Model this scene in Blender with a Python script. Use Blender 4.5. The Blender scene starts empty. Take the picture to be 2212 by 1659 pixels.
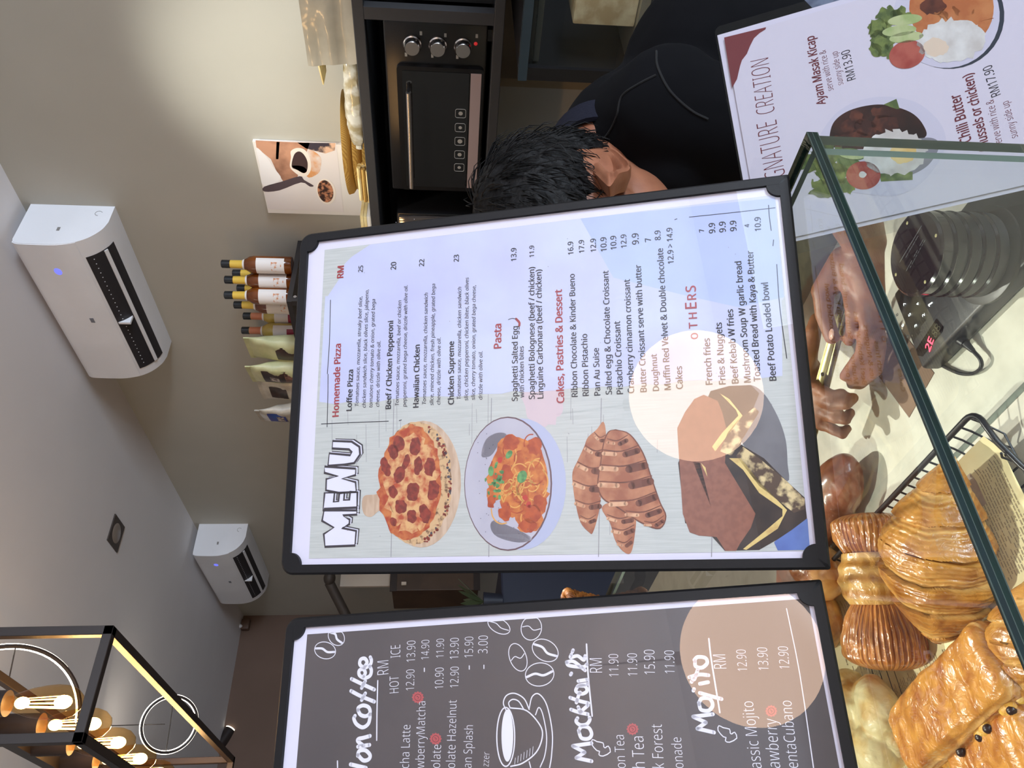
import bpy, bmesh, math, random, os
from mathutils import Vector, Matrix, noise
random.seed(7)
S = bpy.context.scene
COL = S.collection
PI = math.pi

# ------------------------------------------------------------------ camera
F_PX, W_PX, H_PX = 1650.0, 2212.0, 1659.0
CAM = Vector((0.0, 0.0, 1.55))
YAW = math.radians(37.829)          # the right-hand wall runs along +Y
PITCH = math.radians(5.0)
_dn = Vector((-0.0107, math.cos(PITCH), math.sin(PITCH))).normalized()
_fw = (Vector((0, 0, 1)) - _dn * _dn.z).normalized()
_rt = _dn.cross(_fw)

def cam_to_room(c):
    x, y, z = c.dot(_rt), c.dot(_fw), -c.dot(_dn)
    cs, sn = math.cos(YAW), math.sin(YAW)
    return Vector((x * cs + y * sn, -x * sn + y * cs, z))

cam_data = bpy.data.cameras.new('camera')
cam_data.sensor_width = 36.0
cam_data.lens = F_PX / W_PX * 36.0
cam_data.clip_start = 0.02
cam = bpy.data.objects.new('camera', cam_data)
COL.objects.link(cam)
bx, by, bz = cam_to_room(Vector((0, 1, 0))), cam_to_room(Vector((1, 0, 0))), cam_to_room(Vector((0, 0, -1)))
cam.matrix_world = Matrix(((bx.x, by.x, bz.x, CAM.x), (bx.y, by.y, bz.y, CAM.y), (bx.z, by.z, bz.z, CAM.z), (0, 0, 0, 1)))
S.camera = cam

# ------------------------------------------------------------------ colour management, world
S.view_settings.view_transform = 'Standard'
S.view_settings.look = 'None'
S.view_settings.gamma = 1.0
S.view_settings.use_curve_mapping = False
S.view_settings.exposure = 0.0
S.cycles.transparent_max_bounces = 24
S.cycles.sample_clamp_indirect = 4.0
w = bpy.data.worlds.new('world')
S.world = w
w.use_nodes = True
w.node_tree.nodes['Background'].inputs[0].default_value = (0.55, 0.66, 0.80, 1)
w.node_tree.nodes['Background'].inputs[1].default_value = 0.25

# ------------------------------------------------------------------ lights of the place, plus two added fills
def add_light(name, kind, loc, energy, color, target=None, **kw):
    d = bpy.data.lights.new(name, kind)
    d.energy = energy
    d.color = color
    for k, v in kw.items():
        setattr(d, k, v)
    o = bpy.data.objects.new(name, d)
    COL.objects.link(o)
    o.location = loc
    if target is not None:
        o.rotation_euler = (Vector(target) - Vector(loc)).to_track_quat('-Z', 'Y').to_euler()
    return o
# daylight through the shop window behind the camera
add_light('daylight', 'AREA', (0.95, -5.22, 1.50), 95, (0.66, 0.80, 1.0), (0.95, 0.0, 1.50), shape='RECTANGLE', size=2.5, size_y=2.3)
# added fill aimed upward from the window to brighten the ceiling
add_light('ceiling_fill', 'AREA', (0.95, -5.2, 0.75), 310, (0.72, 0.85, 1.0), (0.6, -1.0, 3.4), shape='RECTANGLE', size=2.5, size_y=0.8)
# added soft warm fill overhead behind the camera, no known fitting
add_light('rear_fill', 'AREA', (-1.2, -1.6, 3.02), 8, (1.0, 0.93, 0.86), (-1.2, -1.6, 0.0), shape='RECTANGLE', size=3.0, size_y=3.0)
# spotlight washing the right-hand wall above the oven rack
add_light('wall_spotlight', 'SPOT', (1.05, 1.15, 2.98), 104, (1.0, 1.0, 0.90), (2.235, 1.32, 1.86), spot_size=0.80, spot_blend=1.0, shadow_soft_size=0.05)
# ceiling spotlights further back, aimed at the pastry case
add_light('case_spotlight', 'SPOT', (1.05, 1.95, 2.98), 215, (1.0, 0.95, 0.85), (0.36, 0.80, 0.92), spot_size=0.48, spot_blend=0.6, shadow_soft_size=0.03)
add_light('case_spotlight', 'SPOT', (-0.40, 1.75, 2.98), 190, (1.0, 0.95, 0.85), (0.30, 0.85, 0.92), spot_size=0.48, spot_blend=0.6, shadow_soft_size=0.03)

# ------------------------------------------------------------------ photo pixel -> ray helpers
def ray(x, y):
    return cam_to_room(Vector(((H_PX - y - 829.5) / F_PX, (x - 1106.0) / F_PX, 1.0)))
def px(x, y, X):
    d = ray(x, y); return CAM + d * ((X - CAM.x) / d.x)
def py(x, y, Y):
    d = ray(x, y); return CAM + d * ((Y - CAM.y) / d.y)
def pz(x, y, Z):
    d = ray(x, y); return CAM + d * ((Z - CAM.z) / d.z)
def pd(x, y, t):
    return CAM + ray(x, y) * t
def onplane(x, y, P, N):
    d = ray(x, y); return CAM + d * ((P - CAM).dot(N) / d.dot(N))
def frame(o, x, y, z):
    return Matrix(((x[0], y[0], z[0], o[0]), (x[1], y[1], z[1], o[1]), (x[2], y[2], z[2], o[2]), (0, 0, 0, 1)))

# ------------------------------------------------------------------ materials
def lin(v):
    v /= 255.0
    return v / 12.92 if v <= 0.04045 else ((v + 0.055) / 1.055) ** 2.4
def rgb(r, g, b, k=1.0):
    return (min(lin(r) * k, 0.95), min(lin(g) * k, 0.95), min(lin(b) * k, 0.95), 1.0)

_mats = {}
def mat(name, col, rough=0.5, metal=0.0, col2=None, nscale=8.0, lo=0.4, hi=0.6, bump=0.0, bscale=None,
        stretch=None, spec=0.5, coat=0.0, emit=0.0, ecol=None, detail=6.0, wave=None, sss=0.0, alpha=1.0, col3=None):
    if name in _mats:
        return _mats[name]
    m = bpy.data.materials.new(name)
    m.use_nodes = True
    nt = m.node_tree
    b = nt.nodes['Principled BSDF']
    b.inputs['Base Color'].default_value = col
    b.inputs['Roughness'].default_value = rough
    b.inputs['Metallic'].default_value = metal
    b.inputs['Specular IOR Level'].default_value = spec
    b.inputs['Coat Weight'].default_value = coat
    b.inputs['Coat Roughness'].default_value = 0.08
    if sss:
        b.inputs['Subsurface Weight'].default_value = sss
        b.inputs['Subsurface Radius'].default_value = (0.012, 0.005, 0.003)
        b.inputs['Subsurface Scale'].default_value = 0.5
    if emit:
        b.inputs['Emission Color'].default_value = ecol or col
        b.inputs['Emission Strength'].default_value = emit
    vec = None
    if col2 or bump:
        tc = nt.nodes.new('ShaderNodeTexCoord')
        mp = nt.nodes.new('ShaderNodeMapping')
        nt.links.new(tc.outputs['Object'], mp.inputs['Vector'])
        if stretch:
            mp.inputs['Scale'].default_value = stretch
        vec = mp.outputs['Vector']
    if col2:
        if wave:
            n = nt.nodes.new('ShaderNodeTexWave')
            n.inputs['Scale'].default_value = nscale
            n.inputs['Distortion'].default_value = wave
            n.inputs['Detail'].default_value = 3
            out = n.outputs['Fac']
        else:
            n = nt.nodes.new('ShaderNodeTexNoise')
            n.inputs['Scale'].default_value = nscale
            n.inputs['Detail'].default_value = detail
            out = n.outputs['Fac']
        nt.links.new(vec, n.inputs['Vector'])
        r = nt.nodes.new('ShaderNodeValToRGB')
        r.color_ramp.elements[0].position = lo
        r.color_ramp.elements[1].position = hi
        r.color_ramp.elements[0].color = col
        r.color_ramp.elements[1].color = col2
        if col3:
            e = r.color_ramp.elements.new(min(hi + 0.12, 0.99)); e.color = col3
        nt.links.new(out, r.inputs['Fac'])
        nt.links.new(r.outputs['Color'], b.inputs['Base Color'])
    if bump:
        n2 = nt.nodes.new('ShaderNodeTexNoise')
        n2.inputs['Scale'].default_value = bscale or nscale
        n2.inputs['Detail'].default_value = 5
        nt.links.new(vec, n2.inputs['Vector'])
        bp = nt.nodes.new('ShaderNodeBump')
        bp.inputs['Strength'].default_value = bump
        bp.inputs['Distance'].default_value = 0.004
        nt.links.new(n2.outputs['Fac'], bp.inputs['Height'])
        nt.links.new(bp.outputs['Normal'], b.inputs['Normal'])
    _mats[name] = m
    return m

def clear_mat(name, tint=(1, 1, 1, 1), ior=1.5, rough=0.0):
    """thin clear sheet: Fresnel mix of straight transmission and mirror reflection"""
    if name in _mats:
        return _mats[name]
    m = bpy.data.materials.new(name)
    m.use_nodes = True
    nt = m.node_tree
    nt.nodes.clear()
    out = nt.nodes.new('ShaderNodeOutputMaterial')
    t = nt.nodes.new('ShaderNodeBsdfTransparent'); t.inputs[0].default_value = tint
    g = nt.nodes.new('ShaderNodeBsdfGlossy'); g.inputs['Roughness'].default_value = rough
    f = nt.nodes.new('ShaderNodeFresnel'); f.inputs[0].default_value = ior
    mx = nt.nodes.new('ShaderNodeMixShader')
    geo = nt.nodes.new('ShaderNodeNewGeometry')
    mul = nt.nodes.new('ShaderNodeMath'); mul.operation = 'MULTIPLY'
    inv = nt.nodes.new('ShaderNodeMath'); inv.operation = 'SUBTRACT'; inv.inputs[0].default_value = 1.0
    nt.links.new(geo.outputs['Backfacing'], inv.inputs[1])
    nt.links.new(f.outputs[0], mul.inputs[0])
    nt.links.new(inv.outputs[0], mul.inputs[1])
    nt.links.new(mul.outputs[0], mx.inputs[0])
    nt.links.new(t.outputs[0], mx.inputs[1])
    nt.links.new(g.outputs[0], mx.inputs[2])
    nt.links.new(mx.outputs[0], out.inputs[0])
    _mats[name] = m
    return m

# ------------------------------------------------------------------ mesh builder
class MB:
    def __init__(self):
        self.bm = bmesh.new()
        self.mi = 0
    def _tag(self, faces):
        for f in faces:
            f.material_index = self.mi
    def box(self, lo, hi, M=None, bevel=0.0, seg=2):
        r = bmesh.ops.create_cube(self.bm, size=1.0)
        vs = r['verts']
        lo, hi = Vector(lo), Vector(hi)
        c, s = (lo + hi) / 2, hi - lo
        for v in vs:
            v.co = Vector((v.co.x * s.x, v.co.y * s.y, v.co.z * s.z)) + c
            if M: v.co = M @ v.co
        fs = set(f for v in vs for f in v.link_faces)
        self._tag(fs)
        if bevel:
            es = list(set(e for v in vs for e in v.link_edges))
            rr = bmesh.ops.bevel(self.bm, geom=es, offset=bevel, segments=seg, profile=0.5, affect='EDGES')
            self._tag(rr['faces'])
        return self
    def ring_faces(self, A, B):
        n = len(A)
        fs = []
        for i in range(n):
            try:
                fs.append(self.bm.faces.new((A[i], A[(i + 1) % n], B[(i + 1) % n], B[i])))
            except ValueError:
                pass
        self._tag(fs)
    def cap(self, A, flip=False):
        try:
            f = self.bm.faces.new(A if not flip else A[::-1]); self._tag([f])
        except ValueError:
            pass
    def loft(self, rings, cap0=True, cap1=True):
        R = [[self.bm.verts.new(p) for p in ring] for ring in rings]
        for a, b in zip(R[:-1], R[1:]):
            self.ring_faces(a, b)
        if cap0: self.cap(R[0], True)
        if cap1: self.cap(R[-1])
        return R
    def tube(self, pts, r, n=8, closed=False, caps=True):
        pts = [Vector(p) for p in pts]
        m = len(pts)
        rs = r if isinstance(r, (list, tuple)) else [r] * m
        rings = []
        up = None
        for i, p in enumerate(pts):
            if closed:
                t = pts[(i + 1) % m] - pts[i - 1]
            else:
                t = pts[min(i + 1, m - 1)] - pts[max(i - 1, 0)]
            t.normalize()
            if up is None:
                up = Vector((0, 0, 1)) if abs(t.z) < 0.9 else Vector((1, 0, 0))
            s = t.cross(up).normalized()
            up = s.cross(t).normalized()
            rings.append([p + (s * math.cos(a) + up * math.sin(a)) * rs[i] for a in [2 * PI * k / n for k in range(n)]])
        R = [[self.bm.verts.new(q) for q in ring] for ring in rings]
        for a, b in zip(R[:-1], R[1:]):
            self.ring_faces(a, b)
        if closed:
            self.ring_faces(R[-1], R[0])
        elif caps:
            self.cap(R[0], True); self.cap(R[-1])
        return self
    def cyl(self, p0, p1, r0, r1=None, n=20):
        return self.tube([p0, p1], [r0, r0 if r1 is None else r1], n)
    def lathe(self, prof, n=28, M=None):
        rings = []
        for r, z in prof:
            ring = [Vector((max(r, 1e-5) * math.cos(2 * PI * k / n), max(r, 1e-5) * math.sin(2 * PI * k / n), z)) for k in range(n)]
            if M: ring = [M @ p for p in ring]
            rings.append(ring)
        self.loft(rings)
        return self
    def prism(self, poly, z0, z1, M=None):
        a = [Vector((p[0], p[1], z0)) for p in poly]
        b = [Vector((p[0], p[1], z1)) for p in poly]
        if M:
            a = [M @ p for p in a]; b = [M @ p for p in b]
        self.loft([a, b])
        return self
    def ell(self, c, r, u=24, v=14, M=None):
        q = bmesh.ops.create_uvsphere(self.bm, u_segments=u, v_segments=v, radius=1.0)
        for w_ in q['verts']:
            p = Vector((w_.co.x * r[0], w_.co.y * r[1], w_.co.z * r[2]))
            if M: p = M.to_3x3() @ p
            w_.co = p + Vector(c)
        self._tag(set(f for w_ in q['verts'] for f in w_.link_faces))
        return self
    def build(self, name, mats, parent=None, smooth=True, M=None, fix=True):
        if fix:
            bmesh.ops.recalc_face_normals(self.bm, faces=self.bm.faces[:])
        me = bpy.data.meshes.new(name)
        self.bm.to_mesh(me)
        self.bm.free()
        for m in (mats if isinstance(mats, (list, tuple)) else [mats]):
            me.materials.append(m)
        if smooth:
            for p in me.polygons:
                p.use_smooth = True
            try:
                me.set_sharp_from_angle(angle=math.radians(38))
            except Exception:
                pass
        o = bpy.data.objects.new(name, me)
        COL.objects.link(o)
        if parent is not None:
            o.parent = parent
        if M is not None:
            o.matrix_local = M
        return o

def tag(o, label, cat, group=None):
    o['label'] = label
    o['category'] = cat
    if group: o['group'] = group
    return o
def thing(name, label, cat, M=None, group=None):
    o = bpy.data.objects.new(name, None)
    o.empty_display_size = 0.05
    COL.objects.link(o)
    if M is not None:
        o.matrix_world = M if isinstance(M, Matrix) else Matrix.Translation(Vector(M))
    return tag(o, label, cat, group)
def struct(o):
    o['kind'] = 'structure'
    return o
def copy_tree(o, parent=None):
    c = o.copy(); COL.objects.link(c)
    if parent is not None: c.parent = parent
    for ch in [k for k in o.children]:
        copy_tree(ch, c)
    return c
def rotz(a):
    return Matrix.Rotation(a, 4, 'Z')
def T(x, y, z):
    return Matrix.Translation((x, y, z))

BLACK = mat('black_frame_plastic', rgb(22, 21, 23), 0.5, spec=.22, bump=0.03, bscale=300)

# ------------------------------------------------------------------ the setting
CEIL = 3.05; WX = 2.235; FARY = 5.77; LX = -3.6; BACKY = -5.3
M_ceil = mat('ceiling_paint', rgb(226, 222, 222), 0.9, col2=rgb(220, 216, 217), nscale=1.2, bump=0.02, bscale=60)
M_wall = mat('taupe_wall_paint', rgb(182, 178, 167), 0.85, col2=rgb(178, 174, 163), nscale=2.0, bump=0.03, bscale=120)
M_far = mat('brown_wall_paint', rgb(112, 90, 78), 0.85, col2=rgb(105, 84, 72), nscale=2.0, bump=0.03, bscale=120)
M_floor = mat('floor_tile', rgb(150, 150, 154), 0.4, col2=rgb(134, 134, 138), nscale=3.0)
def slab(name, lo, hi, m):
    b = MB(); b.box(lo, hi)
    return struct(b.build(name, m, smooth=False))
slab('floor', (LX, BACKY, -0.1), (WX, FARY, 0.0), M_floor)
slab('ceiling', (LX - .1, BACKY - .1, CEIL), (WX + .1, FARY + .1, CEIL + 0.1), M_ceil)
slab('wall_right', (WX, BACKY, 0), (WX + 0.1, FARY + 0.1, CEIL), M_wall)
slab('wall_far', (LX, FARY, 0), (WX, FARY + 0.1, CEIL), M_far)
slab('wall_left', (LX - 0.1, BACKY, 0), (LX, FARY + 0.1, CEIL), M_wall)
b = MB()
WX0, WX1, WZ0, WZ1 = -0.3, 2.2, 0.35, 2.66
b.box((LX, BACKY - .1, 0), (WX0, BACKY, CEIL)); b.box((WX1, BACKY - .1, 0), (WX, BACKY, CEIL))
b.box((WX0, BACKY - .1, WZ1), (WX1, BACKY, CEIL)); b.box((WX0, BACKY - .1, 0), (WX1, BACKY, WZ0))
struct(b.build('wall_back', M_wall, smooth=False))
b = MB()
for x in (WX0, 0.95 - .03, WX1 - .06):
    b.box((x, BACKY - .09, WZ0), (x + .06, BACKY - .03, WZ1))
b.box((WX0, BACKY - .09, WZ1 - .06), (WX1, BACKY - .03, WZ1)); b.box((WX0, BACKY - .09, WZ0), (WX1, BACKY - .03, WZ0 + .06))
struct(b.build('window_1', BLACK, smooth=False))

# ------------------------------------------------------------------ printed artwork (flat ink on paper, laid out in the sheet's own plane)
def _font(name):
    try:
        p = os.path.join(bpy.utils.system_resource('DATAFILES'), 'fonts', name)
        if os.path.exists(p):
            return bpy.data.fonts.load(p)
    except Exception:
        pass
    return None
SANS = _font('NotoSansHebrew-Regular.woff2')

def cat(pts, n=6, closed=False):
    """Catmull-Rom through 2-D points"""
    P = [Vector(p[:2]) for p in pts]
    m = len(P)
    out = []
    rng = m if closed else m - 1
    for i in range(rng):
        p0 = P[(i - 1) % m] if (closed or i > 0) else P[0] * 2 - P[1]
        p1, p2 = P[i], P[(i + 1) % m]
        p3 = P[(i + 2) % m] if (closed or i + 2 < m) else P[-1] * 2 - P[-2]
        for k in range(n):
            t = k / n
            out.append(0.5 * ((2 * p1) + (p2 - p0) * t + (2 * p0 - 5 * p1 + 4 * p2 - p3) * t * t + (3 * p1 - p0 - 3 * p2 + p3) * t ** 3))
    if not closed:
        out.append(P[-1])
    return out

class Print:
    def __init__(self, to_local, unit):
        self.f = to_local          # photo pixel -> (x, y) on the sheet
        self.u = unit              # metres per pixel, about
        self.bm = bmesh.new()
        self.mats = []
        self.z = 0.0
    @property
    def zz(self):
        return 2.5e-4 + (self.z - 1e-4) * 2.6
    def _mi(self, m):
        if m not in self.mats:
            self.mats.append(m)
        return self.mats.index(m)
    def raw(self, pts, m):
        mi = self._mi(m)
        v = [self.bm.verts.new((p[0], p[1], self.zz)) for p in pts]
        try:
            f = self.bm.faces.new(v)
        except ValueError:
            return
        f.material_index = mi
        f.normal_update()
        if f.normal.z < 0:
            f.normal_flip()
    def poly(self, pts, m, smooth=0, wob=0.0, seed=0):
        if smooth:
            pts = cat(pts, smooth, True)
        if wob:
            q = []
            for i, p in enumerate(pts):
                n = noise.noise(Vector((p[0] * .11, p[1] * .11, seed * 3.7)))
                n2 = noise.noise(Vector((p[0] * .11 + 50, p[1] * .11, seed * 3.7)))
                q.append((p[0] + n * wob, p[1] + n2 * wob))
            pts = q
        self.raw([self.f(p[0], p[1]) for p in pts], m)
    def ell(self, c, rx, ry, m, rot=0.0, n=36, wob=0.0, seed=0, a0=0.0, a1=2 * PI):
        pts = []
        for k in range(n):
            a = a0 + (a1 - a0) * k / n
            x, y = rx * math.cos(a), ry * math.sin(a)
            pts.append((c[0] + x * math.cos(rot) - y * math.sin(rot), c[1] + x * math.sin(rot) + y * math.cos(rot)))
        self.poly(pts, m, wob=wob, seed=seed)
    def stroke(self, pts, wpx, m, smooth=5, closed=False, taper=False):
        if smooth and len(pts) > 2:
            pts = cat(pts, smooth, closed)
        P = [Vector(self.f(p[0], p[1])) for p in pts]
        mi = self._mi(m)
        n = len(P)
        L, R = [], []
        for i, p in enumerate(P):
            if closed:
                t = P[(i + 1) % n] - P[i - 1]
            else:
                t = P[min(i + 1, n - 1)] - P[max(i - 1, 0)]
            if t.length < 1e-9: t = Vector((1, 0))
            t.normalize()
            h = wpx * self.u / 2
            if taper:
                s = i / (n - 1)
                h *= 0.45 + 0.55 * math.sin(PI * (0.15 + 0.75 * s))
            nv = Vector((-t.y, t.x)) * h
            L.append(self.bm.verts.new((p.x + nv.x, p.y + nv.y, self.zz)))
            R.append(self.bm.verts.new((p.x - nv.x, p.y - nv.y, self.zz)))
        rng = range(n if closed else n - 1)
        for i in rng:
            j = (i + 1) % n
            f = self.bm.faces.new((R[i], R[j], L[j], L[i]))
            f.material_index = mi
            f.normal_update()
            if f.normal.z < 0: f.normal_flip()
        if not closed and wpx * self.u > 0.0007:
            for p in (P[0], P[-1]):
                h = wpx * self.u / 2 * (0.6 if taper else 1)
                self.raw([(p.x + h * math.cos(a), p.y + h * math.sin(a)) for a in [2 * PI * k / 10 for k in range(10)]], m)
    def text(self, s, p0, p1, m, ys=1.0, weight=0.0, shear=0.0, font='inter', spacing=1.0, close_end=False):
        cu = bpy.data.curves.new('t', 'FONT')
        cu.body = s
        if font == 'inter' and SANS: cu.font = SANS
        cu.offset = min(weight, 0)
        cu.shear = shear
        cu.space_character = spacing
        cu.resolution_u = 4
        o = bpy.data.objects.new('t', cu)
        COL.objects.link(o)
        dg = bpy.context.evaluated_depsgraph_get()
        me = bpy.data.meshes.new_from_object(o.evaluated_get(dg))
        bpy.data.objects.remove(o); bpy.data.curves.remove(cu)
        a, b_ = Vector(self.f(*p0)), Vector(self.f(*p1))
        e = b_ - a
        ln = e.length
        e.normalize()
        up = Vector((-e.y, e.x))
        xs = [v.co.x for v in me.vertices]
        x0, x1 = min(xs), max(xs)
        k = ln / (x1 - x0)
        mi = self._mi(m)
        q = weight * 1.4
        for si, (ox, oy) in enumerate(((0, 0),) if weight <= 0 else ((0, 0), (-q, 0), (q, 0), (0, q * .7), (0, -q * .7))):
            vs = [self.bm.verts.new((*(a + e * ((v.co.x - x0 + ox) * k) + up * ((v.co.y + oy) * k * ys)), self.zz + si * 1.2e-5)) for v in me.vertices]
            for p in me.polygons:
                try:
                    f = self.bm.faces.new([vs[i] for i in p.vertices])
                except ValueError:
                    continue
                f.material_index = mi
                f.normal_update()
                if f.normal.z < 0: f.normal_flip()
        bpy.data.meshes.remove(me)
    def build(self, name, parent):
        me = bpy.data.meshes.new(name)
        self.bm.to_mesh(me); self.bm.free()
        for m in self.mats: me.materials.append(m)
        o = bpy.data.objects.new(name, me)
        COL.objects.link(o)
        o.parent = parent
        return o

def pm(name, r, g, b, r2=None, g2=None, b2=None, nscale=60, lo=0.4, hi=0.6, k=0.98, rough=0.45, **kw):
    """printing ink of a colour"""
    kb = 0.97
    c = lambda r, g, b: (min(lin(r) * k, .9), min(lin(g) * k, .9), min(lin(b) * k * kb, .9), 1)
    return mat('ink_' + name, c(r, g, b), rough, col2=c(r2, g2, b2) if r2 is not None else None, nscale=nscale, lo=lo, hi=hi, spec=0.3, **kw)
CLEAR = clear_mat('clear_acrylic')
PAPER = pm('paper_white', 208, 203, 222)
INK = pm('black', 38, 36, 46)
INKG = pm('grey_black', 66, 64, 76)
RED = pm('red', 150, 52, 58)
MAROON = pm('maroon', 104, 40, 52)

# ------------------------------------------------------------------ menu boards standing on the glass case
BW, BH, BT = 0.306, 0.306 * 1.4024, 0.014
def rrect(x0, y0, x1, y1, r, n=6, corners=(1, 1, 1, 1)):
    out = []
    for (cx, cy, a0, on) in ((x1, y0, -PI / 2, corners[1]), (x1, y1, 0, corners[2]), (x0, y1, PI / 2, corners[3]), (x0, y0, PI, corners[0])):
        rr = r if on else 0.002
        sx = -1 if cx == x1 else 1; sy = -1 if cy == y1 else 1
        for k in range(n + 1):
            a = a0 + PI / 2 * k / n
            out.append((cx + sx * rr + rr * math.cos(a), cy + sy * rr + rr * math.sin(a)))
    return out
def board_body(root, w, h):
    fw = 0.0082
    b = MB()
    outer = rrect(0, 0, w, h, 0.011, corners=(0, 0, 1, 1))
    n = len(outer)
    inner = rrect(fw, fw, w - fw, h - fw, 0.0005, corners=(1, 1, 1, 1))
    z0, z1, zi = -0.010, 0.0035, 0.0012
    sh = 0.0018
    o_in = rrect(sh, sh, w - sh, h - sh, 0.0095, corners=(0, 0, 1, 1))
    R = [[Vector((p[0], p[1], z0)) for p in outer], [Vector((p[0], p[1], z1 - sh)) for p in outer],
         [Vector((p[0], p[1], z1)) for p in o_in], [Vector((p[0], p[1], z1)) for p in inner], [Vector((p[0], p[1], -0.0005)) for p in inner]]
    b.loft(R, cap0=True, cap1=False)
    b.build('frame', BLACK, root)
    for cx, cy, sx, sy in ((fw, fw, 1, 1), (w - fw, fw, -1, 1), (fw, h - fw, 1, -1), (w - fw, h - fw, -1, -1)):
        b = MB()
        r = 0.0098
        poly = [(cx - sx * .001, cy - sy * .001), (cx + sx * r, cy - sy * .001)]
        poly += [(cx + sx * r * math.cos(a), cy + sy * r * math.sin(a)) for a in [PI / 2 * k / 10 for k in range(11)]]
        poly += [(cx - sx * .001, cy + sy * r)]
        b.prism(poly, -0.0004, 0.0034)
        b.build('corner_piece', BLACK, root)
    b = MB()
    b.box((fw, fw, 0.0009), (w - fw, h - fw, 0.0017))
    b.build('cover_sheet', CLEAR, root, smooth=False)
    b = MB()
    b.box((fw * .6, fw * .6, -0.002), (w - fw * .6, h - fw * .6, 0.0))
    b.build('paper_sheet', PAPER, root, smooth=False)
    # folding easel leg behind
    b = MB()
    b.box((w * .3, 0, -0.004), (w * .7, h * .72, 0), bevel=.001)
    b.build('easel_leg', BLACK, root, smooth=False, M=Matrix.Translation((0, h * .70, -0.011)) @ Matrix.Rotation(math.radians(38), 4, 'X') @ Matrix.Translation((0, -h * .70, 0)))

# pose of the food menu
b1A = Vector((0.913, -0.408, 0.0)).normalized()
b1B = Vector((-0.133, -0.298, -0.945)); b1B = (b1B - b1A * b1A.dot(b1B)).normalized()
b1N = b1A.cross(-b1B)
b1BL = Vector((0.215, 0.486, 1.2785))
b1M = frame(b1BL, b1A, -b1B, b1N)
_i1 = b1M.inverted()
def f1(x, y):
    p = _i1 @ onplane(x, y, b1BL, b1N)
    return (p.x, p.y)
# pose of the drinks menu
b2BR = pz(1773.5, 1252.3, 1.2785)
b2A = -(pz(1853, 1659, 1.2785) - b2BR).normalized()
_d = ray(626, 1336.3)
b2TR = CAM + _d * (b2A.dot(b2BR - CAM) / b2A.dot(_d))
b2U = (b2TR - b2BR); b2U = (b2U - b2A * b2A.dot(b2U)).normalized()
b2N = b2A.cross(b2U)
b2M = frame(b2BR - b2A * BW, b2A, b2U, b2N)
_i2 = b2M.inverted()
def f2(x, y):
    p = _i2 @ onplane(x, y, b2BR, b2N)
    return (p.x, p.y)
# pose of the third menu in its clear stand
_m3a = Vector((0.657, -0.708, 0.258)).normalized()
_m3b = Vector((-0.023, -0.362, -0.932)); _m3b = (_m3b - _m3a * _m3a.dot(_m3b)).normalized()
m3N = _m3a.cross(-_m3b)
m3TL = Vector((0.550, 0.507, 1.243))
m3M = frame(m3TL, _m3a, -_m3b, m3N)
_i3 = m3M.inverted()
def f3(x, y):
    p = _i3 @ onplane(x, y, m3TL, m3N)
    return (p.x, p.y)

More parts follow.
